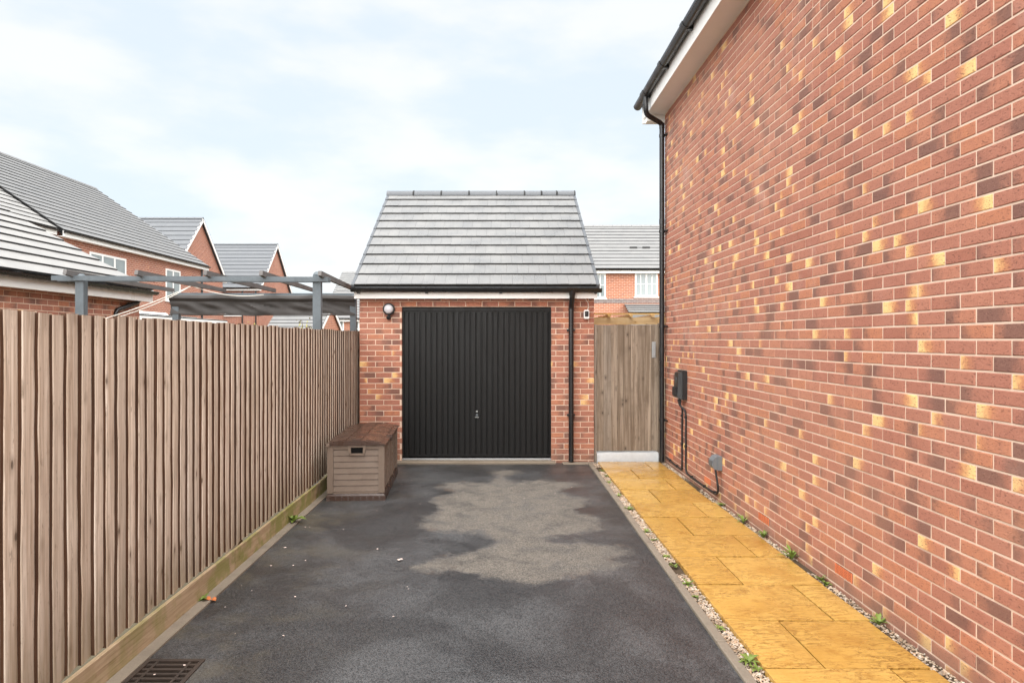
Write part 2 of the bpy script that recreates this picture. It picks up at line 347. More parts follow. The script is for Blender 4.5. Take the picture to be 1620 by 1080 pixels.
def brick_kind(rg, py=.085):
    r = rg.random(); dk, yl = 9.0, 9.0
    if r < py: yl = rg.choice([rg.uniform(.45, .7), rg.uniform(.65, .95), rg.uniform(.8, 1.0)])
    elif r < py + .48: dk = rg.choice([rg.uniform(.4, .95), rg.uniform(.4, .95), rg.uniform(.4, .95), rg.uniform(.0, .4)])
    return (1 if rg.random() < .5 else 0, dk, yl, rg.random())
NV = 60
KINDS = [brick_kind(random.Random(500 + i), 0) for i in range(NV)]
KY = [brick_kind(random.Random(900 + i), 1.0) for i in range(20)]
def brick_attrs(P, Lb, kd):
    fl, dk, yl, bt = kd
    bu = [(1 - p[0] / Lb) if fl else p[0] / Lb for p in P]
    return bu, [dk] * len(P), [yl] * len(P), [bt] * len(P)
def brick_mesh(Lb, v, depth, yellow):
    k = (round(Lb, 3), v, depth, yellow)
    if k not in BC:
        P, fs = brick_geo(Lb, v, depth); kd = (KY if yellow else KINDS)[v]
        mb = MB(); mb.add(P, fs); mb.a = dict(zip(('bu', 'dk', 'yl', 'bt'), brick_attrs(P, Lb, kd)))
        me = bpy.data.meshes.new('brick'); me.from_pydata(mb.v, [], mb.f); me.materials.append(M['brick'])
        for a, vals in mb.a.items(): me.attributes.new(a, 'FLOAT', 'POINT').data.foreach_set('value', vals)
        me.update(); BC[k] = me
    return BC[k]
def lay(L_, z0, n, holes=(), off=0):
    """stretcher bond from s=0; returns (s, length, z, course)"""
    out = []
    for k in range(n):
        z = z0 + k * .075; s = 0.0; first = True
        while s < L_ - .03:
            ln = .1025 if (first and (k + off) % 2) else .215; first = False
            e = min(s + ln, L_); segs = [(s, e)]
            for (h0, h1, hz0, hz1) in holes:
                if z + .06 > hz0 and z + .005 < hz1:
                    ns = []
                    for a, b in segs:
                        if b <= h0 or a >= h1: ns.append((a, b)); continue
                        if a < h0: ns.append((a, h0))
                        if b > h1: ns.append((h1, b))
                    segs = ns
            out += [(a, b - a, z, k) for a, b in segs if b - a > .03]
            s = e + .010
    return out
def place_bricks(items, origin, rz, parent, depth=.1025, py=.075, seed=1, limit=None, yfun=None, flip_along=None):
    """items from lay(); local x = s, local -y = outward. The `limit` largest in view become objects, the rest one stuff part."""
    rg = random.Random(seed); T0 = Matrix.Translation(origin) @ Matrix.Rotation(rz, 4, 'Z'); rec = []
    for (s, ln, z, k) in items:
        T = T0 @ Matrix.Translation((s, rg.uniform(-.0012, .0012), z)) @ Matrix.Rotation(rg.uniform(-.003, .003), 4, 'Y')
        c = [T @ Vector(q) for q in ((0, 0, 0), (ln, 0, 0), (ln, 0, .065), (0, 0, .065))]; area = 0
        if min(q.y for q in c) > .3:
            pp = [proj(q) for q in c]; mx = sum(q[0] for q in pp) / 4; my = sum(q[1] for q in pp) / 4
            if -20 < mx < 1640 and -10 < my < 1090: area = abs(sum(pp[i][0] * pp[(i + 1) % 4][1] - pp[(i + 1) % 4][0] * pp[i][1] for i in range(4))) / 2
        yel = rg.random() < (yfun(s, z) if yfun else py); v = rg.randrange(20 if yel else NV)
        rec.append((area, T, ln, v, yel))
    if limit is None: big, rest = rec, []
    else:
        rec.sort(key=lambda r: -r[0]); big, rest = rec[:limit], rec[limit:]
    for (_, T, ln, v, yel) in big:
        me = brick_mesh(ln, v, depth, yel); o = bpy.data.objects.new('brick', me); COL.objects.link(o)
        o.parent = parent; o.matrix_basis = Matrix.Translation(-WL[parent]) @ T; 
    if rest:
        mb = MB(); mb.a = {'bu': [], 'dk': [], 'yl': [], 'bt': []}
        for (_, T, ln, v, yel) in rest:
            P, fs = brick_geo(ln, v, depth); mb.add(P, fs, 0, T)
            for a, vals in zip(('bu', 'dk', 'yl', 'bt'), brick_attrs(P, ln, (KY if yel else KINDS)[v])): mb.a[a] += vals
        mb.build('brickwork', 'brick', parent, 'stuff')

# ------------------------------------------------------------------ roofs, gutters, far houses
def slope(mb, e0, e1, up, length, gauge, th=.030, m=0, me=1):
    """stepped courses; e0,e1 eave ends, up = unit vector up the slope"""
    e0, e1, up = Vector(e0), Vector(e1), Vector(up); nrm = (e1 - e0).normalized().cross(up)
    if nrm.z < 0: nrm = -nrm
    n = max(1, round(length / gauge)); g = length / n
    for i in range(n):
        lo, hi = up * g * i, up * (g * (i + 1) + (.04 if i < n - 1 else 0))
        a, b = e0 + lo + nrm * th, e1 + lo + nrm * th; c, d = e1 + hi + nrm * .002, e0 + hi + nrm * .002
        a2, b2, c2, d2 = (q - nrm * t for q, t in ((a, th + .006), (b, th + .006), (c, .012), (d, .012)))
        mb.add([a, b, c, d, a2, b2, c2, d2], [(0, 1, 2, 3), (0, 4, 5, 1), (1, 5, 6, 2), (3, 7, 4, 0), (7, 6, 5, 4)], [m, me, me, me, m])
def gutter_mesh(mb, p, q, r=.056, m=0, n=9):
    """half-round channel from p to q (rim height) with wall thickness and end stops"""
    p, q = Vector(p), Vector(q); d = (q - p).normalized(); sd_ = d.cross(Vector((0, 0, 1))).normalized(); base = len(mb.v); ri = r - .005
    prof = [(math.cos(math.pi * k / (n - 1)) * r, -math.sin(math.pi * k / (n - 1)) * r) for k in range(n)] + [(-math.cos(math.pi * k / (n - 1)) * ri, -math.sin(math.pi * k / (n - 1)) * ri) for k in range(n)]
    N = len(prof)
    for c in (p, q): mb.v += [tuple(c + sd_ * a + Vector((0, 0, b))) for a, b in prof]
    for k in range(N): mb.f.append((base + k, base + (k + 1) % N, base + N + (k + 1) % N, base + N + k)); mb.m.append(m)
    for c in (0, N): mb.f.append(tuple(base + c + k for k in range(n))); mb.m.append(m)
def house(name, label, a0, a1, b0, b1, eave, pitch, axis, brick='farbrick', tile='tile', over=.25, verge=.18, gauge=.33, windows=(), ridge_h=.10, dark_barge=False, zg=-.05, sides=(1, 1), fascia=.18, gutter=True, cat='house'):
    """gabled house; a = ridge axis, b = across. windows: (side, s, z, w, h, panes), side in 'b0','b1','a0','a1'"""
    P = (lambda a, b, z: Vector((a, b, z))) if axis == 'x' else (lambda a, b, z: Vector((b, a, z)))
    bm = (b0 + b1) / 2; tp = math.tan(R(pitch)); rz = eave + (b1 - b0) / 2 * tp
    ctr = P((a0 + a1) / 2, bm, 0); t = thing(name, label, cat, ctr)
    mb = MB(); prof = [(b0, zg), (b1, zg), (b1, eave), (bm, rz), (b0, eave)]
    PP = [P(a0, b, z) for b, z in prof] + [P(a1, b, z) for b, z in prof]
    mb.add(PP, [(4, 3, 2, 1, 0), (5, 6, 7, 8, 9), (0, 1, 6, 5), (1, 2, 7, 6), (4, 0, 5, 9)])
    wall = mb.build('wall', brick, t)
    cp, spn = math.cos(R(pitch)), math.sin(R(pitch)); ln = ((b1 - b0) / 2 + over) / cp
    mb = MB()
    for sgn, be in ((1, b0 - over), (-1, b1 + over)):
        ez = eave - over * tp + .10
        up = P(0, sgn * cp, 0) + Vector((0, 0, spn)); slope(mb, P(a0 - verge, be, ez), P(a1 + verge, be, ez), up, ln, gauge)
    roof = mb.build('roof', [tile, 'tile_edge_shade'], t)
    n = max(2, int((a1 - a0) / .45)); mb = MB(); zr = rz + .10
    for i in range(n):
        q0 = a0 - verge + (a1 - a0 + 2 * verge) * i / n; q1 = a0 - verge + (a1 - a0 + 2 * verge) * (i + 1) / n - .012
        for sgn in (1, -1):
            A, B = P(q0, bm, zr + .06), P(q1, bm, zr + .06); C, D = P(q1, bm + sgn * .13, zr - .05), P(q0, bm + sgn * .13, zr - .05); mb.quad(A, B, C, D)
    mb.build('ridge', tile, roof)
    for sgn, be in ((1, b0 - over), (-1, b1 + over)):
        ez = eave - over * tp
        lo, hi = sorted((be, be + sgn * .025)); A, B = P(a0 - verge, lo, ez - .10), P(a1 + verge, hi, ez - .10 + fascia)
        mb = MB(); mb.box(A.x, B.x, A.y, B.y, A.z, B.z)
        wl, wh = sorted((be + sgn * .025, b0 if sgn > 0 else b1)); A, B = P(a0 - verge + .03, wl, ez - .095), P(a1 + verge - .03, wh, ez - .075); mb.box(A.x, B.x, A.y, B.y, A.z, B.z)
        mb.build('fascia', 'white', t)
        if gutter:
            mb = MB(); gutter_mesh(mb, P(a0 - verge, be - sgn * .06, ez + .07), P(a1 + verge, be - sgn * .06, ez + .07)); mb.build('gutter', 'black', t, smooth=True)
    for av, o in ((a0 - verge, 1), (a1 + verge, -1)):
        for sgn, be in ((1, b0 - over), (-1, b1 + over)):
            p = P(av + o * .015, be, eave - over * tp - .0); q = P(av + o * .015, bm, rz - .0)
            MB().bar(p, q, .03, .12 if dark_barge else .17, 0).build('bargeboard', 'black' if dark_barge else 'white', t)
    for w in windows: window(t, P, (a0, a1, b0, b1), *w)
    return t
def window(t, P, ext, side, s, z, w, h, panes=2, bars=False):
    a0, a1, b0, b1 = ext
    def Q(u, d, zz):      # u along wall, d outward
        if side == 'b0': return P(u, b0 - d, zz)
        if side == 'b1': return P(u, b1 + d, zz)
        if side == 'a0': return P(a0 - d, u, zz)
        return P(a1 + d, u, zz)
    def bx(mb, u0, u1, d0, d1, z0, z1):
        A, B = Q(u0, d0, z0), Q(u1, d1, z1); mb.box(min(A.x, B.x), max(A.x, B.x), min(A.y, B.y), max(A.y, B.y), z0, z1)
    mb = MB(); f = .07
    bx(mb, s, s + w, -.01, .03, z, z + f); bx(mb, s, s + w, -.01, .03, z + h - f, z + h)
    pw = w / panes
    for i in range(panes + 1):
        u = s + pw * i - f / 2; u = min(max(u, s), s + w - f); bx(mb, u, u + f, -.01, .028, z + f, z + h - f)
    if bars:
        for i in range(panes):
            u = s + pw * (i + .5); bx(mb, u - .015, u + .015, -.01, .022, z + f, z + h - f); bx(mb, s + pw * i + .05, s + pw * (i + 1) - .05, -.01, .021, z + h * .52 - .015, z + h * .52 + .015)
    fr = mb.build('window', 'white', t)
    for i in range(panes):
        mb = MB(); bx(mb, s + pw * i + f * .6, s + pw * (i + 1) - f * .6, -.01, .012, z + f * .7, z + h - f * .7); mb.build('pane', 'glass', fr)
    mb = MB(); bx(mb, s - .05, s + w + .05, -.01, .06, z - .06, z - .003); mb.build('sill', 'white', fr)

exec_parts = []
# ================================================================== GROUND
mb = MB(); mb.quad((-500, -200, -.07), (500, -200, -.07), (500, 900, -.07), (-500, 900, -.07)); mb.build('ground', 'earth', None, 'structure', recentre=False)
DX0, DX1, DY0, DY1 = -1.855, 1.205, -4.0, 9.28
# dry patch outline traced on the tarmac (photo pixels -> metres on the ground)
Z7 = [(715,250),(800,242),(890,246),(880,268),(795,286),(870,322),(1000,303),(1230,318),(1275,340),(1140,375),(1190,402),(1310,420),(1290,460),(1240,488),(1380,540),(1405,590),(1300,622),(1215,640),(1250,690),(1340,690),(1520,710),(1550,750),(1480,795),(1550,822),(1400,862),(1200,895),(1000,940),(800,905),(600,866),(350,858),(205,842),(350,792),(580,742),(725,702),(745,662),(640,626),(480,620),(330,602),(295,570),(320,530),(430,490),(365,440),(400,400),(515,372),(415,345),(440,318),(690,320),(770,290)]
POLY = [gnd(590 + x / 3.857, 680 + y / 3.857) for x, y in Z7]
OVAL = gnd(590 + 1172 / 3.857, 680 + 667 / 3.857)
def sdist(x, y):
    ins = False; dm = 9.0; n = len(POLY)
    for i in range(n):
        a, b = POLY[i], POLY[(i + 1) % n]
        if (a.y > y) != (b.y > y) and x < (b.x - a.x) * (y - a.y) / (b.y - a.y) + a.x: ins = not ins
        dx, dy = b.x - a.x, b.y - a.y; tt = max(0, min(1, ((x - a.x) * dx + (y - a.y) * dy) / (dx * dx + dy * dy))); d = math.hypot(x - a.x - dx * tt, y - a.y - dy * tt)
        if d < dm: dm = d
    d = dm if ins else -dm
    o = math.hypot((x - OVAL.x) / .13, (y - OVAL.y) / .11) - 1; d = min(d, o * .12)
    return max(-.6, min(.6, d))
GX0, GX1, GY0, GY1 = -1.853, -1.55, 3.18, 3.575          # drain opening
nx, ny = 66, 260; mb = MB(); vals = []
xs = [DX0 + (DX1 - DX0) * i / nx for i in range(nx + 1)]; ys = [DY0 + (DY1 - DY0) * j / ny for j in range(ny + 1)]
gi = min(range(nx + 1), key=lambda i: abs(xs[i] - GX1)); xs[gi] = GX1
gj0 = min(range(ny + 1), key=lambda j: abs(ys[j] - GY0)); ys[gj0] = GY0; gj1 = min(range(ny + 1), key=lambda j: abs(ys[j] - GY1)); ys[gj1] = GY1
for y in ys:
    for x in xs:
        vals.append(sdist(x, y) if 4.5 < y < 9.3 else -.6)
        mb.v.append((x, y, .006 * noise.noise(Vector((x * .9, y * .9, 3)))))
for j in range(ny):
    for i in range(nx):
        if i < gi and gj0 <= j < gj1: continue
        a = j * (nx + 1) + i; mb.f.append((a, a + 1, a + nx + 2, a + nx + 1)); mb.m.append(0)
mb.a = {'dry': vals}; mb.build('driveway', 'tarmac', None, 'structure', smooth=True)
BX('edging_strip', 'concrete', None, -1.93, -1.856, -4, 9.26, -.06, .012, kind='structure')
# kerb of concrete edgings between tarmac and gravel
kb = MB().box(1.215, 1.25, -4, 9.26, -.07, -.01).build('kerb', 'concrete', None, 'structure')
y = 9.25
while y > 1.5:
    y0 = y - .915; MB().box(1.206, 1.262, y0 + .004, y - .004, -.06, .022 + random.uniform(-.003, .003), bev=.006).build('edging_block', 'concrete', kb); y = y0
# path of ochre flags
pb = BX('path', 'soil', None, 1.345, 2.20, 1.2, 9.28, -.06, .0, kind='structure')
y = 9.26; k = 0
rows = [9.26, 8.70, 8.12, 7.53, 6.94, 6.36, 5.77, 5.20, 4.61, 4.02, 3.43, 2.84, 2.25, 1.66]
for i in range(len(rows) - 1):
    y1, y0 = rows[i], rows[i + 1]; jx = (1.665 if i % 2 else 1.975) + random.uniform(-.015, .015)
    for (a, b) in ((1.338, jx), (jx, 2.20 + random.uniform(-.012, .012))):
        mb = MB(); g = .006; z = .030 + random.uniform(-.002, .003); nxx, nyy = 5, 5; tilt = (random.uniform(-.004, .004), random.uniform(-.003, .003))
        P = []; rg = random.Random(i * 7 + int(a * 10))
        for jj in range(nyy):
            for ii in range(nxx):
                u, v = ii / (nxx - 1), jj / (nyy - 1); edge = ii in (0, nxx - 1) or jj in (0, nyy - 1)
                P.append((a + g + (b - a - 2 * g) * u + (rg.uniform(-.0025, .0025) if edge else 0), y0 + g + (y1 - y0 - 2 * g) * v + (rg.uniform(-.0025, .0025) if edge else 0), z + tilt[0] * (u - .5) + tilt[1] * (v - .5) - (.005 if edge else rg.uniform(-.0015, .0015))))
        fs = [(jj * nxx + ii, jj * nxx + ii + 1, (jj + 1) * nxx + ii + 1, (jj + 1) * nxx + ii) for jj in range(nyy - 1) for ii in range(nxx - 1)]
        ring = [ii for ii in range(nxx)] + [jj * nxx + nxx - 1 for jj in range(1, nyy)] + [(nyy - 1) * nxx + ii for ii in reversed(range(nxx - 1))] + [jj * nxx for jj in reversed(range(1, nyy - 1))]
        off = len(P); P += [(P[q][0], P[q][1], -.02) for q in ring]; nr = len(ring)
        fs += [(ring[q], off + q, off + (q + 1) % nr, ring[(q + 1) % nr]) for q in range(nr)]
        mb.add(P, fs); mb.build('paving_slab', 'slab', pb, smooth=True)
# soil beds and gravel
BX('gravel_bed', 'soil', None, 1.262, 1.345, 1.2, 9.26, -.06, -.004, kind='structure')
BX('wall_bed', 'soil', None, 2.20, 2.30, 1.2, 9.26, -.06, .008, kind='structure')
def gravel(x0, x1, y0, y1, n, z, smin=.004, smax=.011):
    mb = MB(); at = []
    for _ in range(n):
        x, y = random.uniform(x0, x1), random.uniform(y0, y1)
        if noise.noise(Vector((x * 3, y * 2.1, 5))) < -.28: continue
        s = random.uniform(smin, smax); T = Matrix.Translation((x, y, z + random.uniform(0, .010))) @ Matrix.Rotation(random.uniform(0, 6.28), 4, 'Z') @ Matrix.Rotation(random.uniform(-.5, .5), 4, 'X') @ Matrix.Diagonal((s * random.uniform(.8, 1.5), s, s * random.uniform(.5, .9), 1))
        P = [Vector(q) * random.uniform(.8, 1.15) for q in ((1, 0, 0), (.3, .95, 0), (-.85, .6, 0), (-.8, -.6, 0), (.35, -.95, 0), (.2, .1, 1), (-.1, 0, -1))]
        mb.add(P, [(i, (i + 1) % 5, 5) for i in range(5)] + [((i + 1) % 5, i, 6) for i in range(5)], 0, T); at += [random.random()] * 7
    mb.a = {'bt': at}; return mb
gravel(1.265, 1.340, 2.6, 9.24, 4600, -.001).build('gravel_strip', 'gravel', None, 'stuff')['label'] = 'pale gravel between kerb and ochre path'
g = gravel(2.202, 2.272, 2.4, 9.24, 2300, .004).build('gravel_margin', 'gravel', None, 'stuff'); g['label'] = 'pale gravel along the foot of the brick wall'

# ================================================================== RIGHT HOUSE
HX, HY = 2.27, 9.30; ZB = -.03; NC = 64
th = thing('brick_house', 'tall red multi brick house wall with black gutter, right of the path', 'house', (HX, 4, 0))
core = MB().box(HX + .0045, HX + .5, -4, HY - .0045, -.06, 4.79)
core.add([(HX + .5, HY - .0045, -.06), (HX + 7, HY - .0045, -.06), (HX + 7, HY - .0045, 4.8), (HX + 3.75, HY - .0045, 7.1), (HX + .5, HY - .0045, 4.8)], [(0, 1, 2, 3, 4)])
wall = core.build('wall', 'mortar', th)
VENTS = [4.40, 5.88, 7.40, 8.95]
holes = []
items = lay(HY + 1.5, ZB, NC)
# replace the nearest brick of course 2 by a vent
vz = ZB + 2 * .075; vents = []
for vy in VENTS:
    c2 = [it for it in items if it[3] == 2]; it = min(c2, key=lambda q: abs(HY - q[0] - q[1] / 2 - vy)); items.remove(it); vents.append(it)
# local x = distance from the far corner towards the camera; outward = -X
place_bricks(items, (HX, HY, 0), R(-90), wall, .08, .15, 3, limit=300)
for k, (s, ln, z, c) in enumerate(vents):
    y1, y0 = HY - s, HY - s - ln; mb = MB(); mb.box(HX + .002, HX + .06, y0, y1, z, z + .065, 1)
    if k < 2:
        for i in range(6): zz = z + .004 + i * .0105; mb.box(HX - .003, HX + .003, y0 + .004, y1 - .004, zz, zz + .006)
        mb.box(HX - .004, HX + .003, y0, y0 + .006, z, z + .065); mb.box(HX - .004, HX + .003, y1 - .006, y1, z, z + .065)
        for i in range(1, 4): yy = y0 + (y1 - y0) * i / 4; mb.box(HX - .0035, HX + .003, yy - .002, yy + .002, z, z + .065)
        mb.build('air_vent', ['vent', 'pit'], wall)
    else: mb.m = [0] * len(mb.m); mb.v = [(a - (.004 if a < HX + .01 else 0), b, c_) for a, b, c_ in mb.v]; mb.build('air_vent', ['vent'], wall)
# soffit, fascia, gutter, roof
BX('soffit', 'white', th, 2.031, 2.35, -4, 9.46, 4.778, 4.79)
BX('fascia', 'white', th, 2.012, 2.030, -4, 9.46, 4.765, 4.975)
mb = MB().box(2.0, 2.34, 9.462, 9.49, 4.70, 4.99); mb.bar((2.1, 9.476, 4.87), (6.0, 9.476, 7.60), .028, .2); mb.build('bargeboard', 'white', th)
BX('box_end', 'white', th, 2.031, 2.262, 9.31, 9.46, 4.69, 4.777)
GZ = 4.975
mb = MB(); gutter_mesh(mb, (1.951, -4, GZ), (1.951, 9.56, GZ), .06); gt = mb.build('gutter', 'black', th, smooth=True)
for yb in (9.02, 8.05, 7.05, 6.15, 5.2, 4.2):
    w = .085 if yb == 9.02 else .05; mb = MB(); gutter_mesh(mb, (1.951, yb - w, GZ + .004), (1.951, yb + w, GZ + .004), .068); mb.box(1.94, 2.012, yb - .025, yb + .025, GZ - .07, GZ + .01); mb.build('gutter_bracket', 'black', gt, smooth=True)
mb = MB(); slope(mb, (1.93, -4, 4.99), (1.93, 9.56, 4.99), Vector((.82, 0, .573)).normalized(), 4.9, .33); mb.build('roof', ['tile', 'tile_edge_shade'], th)
mb = MB().tube([(1.951, 9.02, 4.93), (1.951, 9.02, 4.84), (1.952, 9.025, 4.74), (1.965, 9.04, 4.70), (2.0, 9.07, 4.68), (2.18, 9.205, 4.635), (2.205, 9.22, 4.615), (2.213, 9.225, 4.58), (2.213, 9.225, .03)], .034, 14)
dp = mb.build('downpipe', 'black', th, smooth=True)
for zc in (4.46, 3.16, 1.87, .60):
    mb = MB().tube([(2.213, 9.225, zc - .02), (2.213, 9.225, zc + .02)], .039, 14); mb.box(2.24, 2.272, 9.17, 9.20, zc - .012, zc + .012); mb.tube([(2.255, 9.10, zc), (2.255, 9.20, zc)], .009, 8); mb.build('pipe_clip', 'black', dp, smooth=True)
for zc in (4.60, 3.3, 1.55): MB().tube([(2.213, 9.225, zc - .04), (2.213, 9.225, zc + .03)], .037, 14).build('pipe_socket', 'black', dp, smooth=True)

# ================================================================== GARAGE
GXL, GXR, GY = -1.92, 1.30, 9.30; DXL, DXR, DZ = -1.338, .712, 2.135
ga = thing('brick_garage', 'single brick garage with grey tiled roof and black door', 'garage', (-.31, 12, 0))
items = lay(GXR - GXL, ZB, 31, [(DXL - GXL, DXR - GXL, -1, DZ)])
mb = MB(); e = .004
mb.box(GXL + e, DXL - e, GY + e, GY + .22, -.05, 2.38); mb.box(DXR + e, GXR - e, GY + e, GY + .22, -.05, 2.38); mb.box(DXL - e, DXR + e, GY + e, GY + .22, DZ + .004, 2.38)
gw = mb.build('wall', 'mortar', ga)
def gy_fun(s, z): return .30 if (s < .6 and .55 < z < 1.45) else (.0 if z > 1.5 else .05)
place_bricks(items, (GXL, GY, 0), 0, gw, .10, .06, 5, None, gy_fun)
mb = MB().box(GXL + .002, GXL + .2, GY + .221, 14.9, -.05, 2.36); mb.box(GXR - .2, GXR - .002, GY + .221, 14.9, -.05, 2.36); mb.box(GXL + .2, GXR - .2, 14.7, 14.9, -.05, 2.36)
for x in (GXL + .03, GXR - .05): mb.add([(x, 9.3, 2.36), (x, 14.9, 2.36), (x, 12.1, 4.15), (x + .02, 9.3, 2.36), (x + .02, 14.9, 2.36), (x + .02, 12.1, 4.15)], [(0, 1, 2), (5, 4, 3), (0, 3, 4, 1), (1, 4, 5, 2), (2, 5, 3, 0)])
mb.build('rear_walls', 'farbrick', ga)
# roof
E = Vector((0, 9.07, 2.405)); RG = Vector((0, 12.06, 4.275)); up = (RG - E).normalized(); SL = (RG - E).length; nrm = Vector((0, -up.z, up.y))
RXL, RXR = -1.985, 1.345; NR = 11; g = SL / NR
mb = MB(); mb.add([(RXL + .04, 9.12, 2.37), (RXR - .04, 9.12, 2.37), (RXR - .04, 12.06, 4.225), (RXL + .04, 12.06, 4.225), (RXR - .04, 15.05, 2.37), (RXL + .04, 15.05, 2.37)], [(0, 1, 2, 3), (3, 2, 4, 5)])
slope(mb, (RXL, 15.05, 2.405), (RXR, 15.05, 2.405), (0, -up.y, up.z), SL, .32)
rf = mb.build('roof', ['tile', 'tile_edge_shade'], ga)
tw = .1512; ntile = 22; tcache = {}
def tile_mesh(w, v):
    k = (round(w, 4), v)
    if k not in tcache:
        rg = random.Random(v * 31 + 7); j = lambda a: rg.uniform(-a, a); th_ = .027; Lt = g + .05
        P = [(.0004, j(.003), 0), (w - .0004, j(.003), 0), (w - .0004, Lt, -.004), (.0004, Lt, -.004)]
        P += [(.0009, P[0][1] + .001, th_ + j(.0008)), (w - .0009, P[1][1] + .001, th_ + j(.0008)), (w - .0009, Lt, th_ - .008), (.0009, Lt, th_ - .008)]
        me = bpy.data.meshes.new('roof_tile'); me.from_pydata(P, [], [(3, 2, 1, 0), (4, 5, 6, 7), (0, 1, 5, 4), (1, 2, 6, 5), (2, 3, 7, 6), (3, 0, 4, 7)])
        for m in ('tile', 'tile_edge_shade'): me.materials.append(M[m])
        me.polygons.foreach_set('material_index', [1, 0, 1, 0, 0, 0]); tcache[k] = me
    return tcache[k]
Rm = Matrix(((1, 0, 0), (0, up.y, nrm.y), (0, up.z, nrm.z))).to_4x4()
for i in range(NR):
    x = RXL + .045; first = True; xe = RXR - .045; rowdz = random.uniform(-.001, .001)
    while x < xe - .02:
        w = tw if not (first and i % 2) else tw / 2; first = False
        w = min(w, xe - x)
        if xe - (x + w) < .03: w = xe - x
        o = bpy.data.objects.new('roof_tile', tile_mesh(w, random.randrange(14))); COL.objects.link(o); o.parent = rf
        p = E + up * (g * i) + nrm * (.004 + rowdz); T = Matrix.Translation((x, p.y, p.z)) @ Rm @ Matrix.Rotation(R(-2.6) + random.uniform(-.004, .004), 4, 'X')
        o.matrix_basis = Matrix.Translation(-WL[rf]) @ T; x += w
    for xv in (RXL, RXR - .044):        # dry verge caps, stepped with the courses
        p = E + up * (g * i - .012) + nrm * .0; T = Matrix.Translation((xv, p.y, p.z)) @ Rm @ Matrix.Rotation(R(-2.3), 4, 'X')
        MB().box(0, .044, 0, g + .03, -.075, .030, 0, T, bev=.004).build('verge_cap', 'tile_b', rf)
xr = RXL - .005; wd = [.49] * 5 + [.30, .27] ; wd.append(RXR + .01 - RXL - sum(wd))
for w in wd:
    mb = MB(); pr = []
    for k in range(9): a = R(-10 + 200 * k / 8); pr.append((math.cos(a) * .125, math.sin(a) * .085))
    inner = [(a * .86, b * .82 - .004) for a, b in reversed(pr)]
    T = Matrix(((0, 0, 1, xr), (1, 0, 0, 12.06), (0, 1, 0, 4.245 + random.uniform(-.002, .002)), (0, 0, 0, 1)))
    mb.prism(pr + inner, T, w - .006, 0)
    T2 = Matrix(((0, 0, 1, xr + w - .028), (1, 0, 0, 12.06), (0, 1, 0, 4.245), (0, 0, 0, 1)))
    mb.prism([(a * 1.06, b * 1.07) for a, b in pr] + [(a * .9, b * .88) for a, b in reversed(pr)], T2, .02, 1)
    mb.build('ridge_tile', ['tile_b', 'tile_edge_shade'], rf, smooth=True); xr += w
# eaves
BX('fascia', 'white', ga, -1.965, 1.325, 9.165, 9.19, 2.245, 2.385); BX('soffit', 'white', ga, -1.965, 1.325, 9.191, 9.298, 2.25, 2.265)
for x in (-1.965, 1.295): MB().box(x, x + .03, 9.192, 9.40, 2.268, 2.40).build('box_end', 'white', ga)
mb = MB(); gutter_mesh(mb, (RXL - .01, 9.108, 2.383), (RXR + .03, 9.108, 2.375), .056); gt = mb.build('gutter', 'black', ga, smooth=True)
for xb in (-1.90, -.98, .02, .98, 1.3): mb = MB(); gutter_mesh(mb, (xb - .02, 9.108, 2.384), (xb + .02, 9.108, 2.384), .061); mb.box(xb - .02, xb + .02, 9.14, 9.166, 2.31, 2.38); mb.build('gutter_bracket', 'black', gt, smooth=True)
BX('felt_tray', 'grey_d', ga, RXL + .05, RXR - .05, 9.075, 9.2, 2.386, 2.394)
PX = px(903.5, 0, 9.25).x
mb = MB(); gutter_mesh(mb, (PX - .075, 9.108, 2.385), (PX + .075, 9.108, 2.385), .064)
mb.tube([(PX, 9.108, 2.345), (PX, 9.108, 2.27), (PX, 9.125, 2.235), (PX, 9.225, 2.16), (PX, 9.245, 2.12), (PX, 9.245, 2.09)], [.052, .036, .036, .036, .036, .038], 14)
mb.tube([(PX, 9.245, 2.12), (PX, 9.245, .03)], .034, 14); dp = mb.build('downpipe', 'black', ga, smooth=True)
for zc in (1.82, .66): mb = MB().tube([(PX, 9.245, zc - .018), (PX, 9.245, zc + .018)], .039, 14); mb.box(PX - .055, PX + .055, 9.262, 9.299, zc - .014, zc + .014); mb.build('pipe_clip', 'black', dp, smooth=True)
# door
DYF = 9.365
mb = MB().box(DXL, DXL + .022, DYF - .02, DYF + .06, .07, DZ); mb.box(DXR - .022, DXR, DYF - .02, DYF + .06, .07, DZ); mb.box(DXL + .022, DXR - .022, DYF - .02, DYF + .06, DZ - .052, DZ)
mb.build('door_frame', 'steel', ga)
mb = MB(); x = DXL + .026; xe = DXR - .026; prof = []; nrib = 26; pw = (xe - x) / nrib
for i in range(nrib):
    q = x + pw * i; prof += [(q, 0), (q + pw - .022, 0), (q + pw - .016, .011), (q + pw - .006, .011)]
prof.append((xe, 0)); z0, z1 = .078, DZ - .055
base = 0
for (a, d) in prof: mb.v += [(a, DYF + d, z0), (a, DYF + d, z1)]
for i in range(len(prof) - 1): mb.f.append((2 * i, 2 * i + 2, 2 * i + 3, 2 * i + 1)); mb.m.append(0)
mb.box(x, xe, DYF + .013, DYF + .03, z0, z1); mb.box(x, xe, DYF - .006, DYF - .0005, z0, z0 + .03); mb.box(x, xe, DYF - .004, DYF - .0005, z1 - .02, z1)
door = mb.build('garage_door', 'steel', ga)
hx, hz = px(754.5, 0, DYF).x, .655
mb = MB().tube([(hx, DYF - .012, hz + .045), (hx, DYF + .005, hz + .045)], .014, 12); mb.tube([(hx, DYF - .03, hz - .005), (hx, DYF + .005, hz - .005)], .017, 12, 1); mb.box(hx - .027, hx + .027, DYF - .028, DYF - .014, hz - .040, hz - .028); mb.bar((hx, DYF - .02, hz - .0), (hx, DYF - .02, hz - .035), .012, .008)
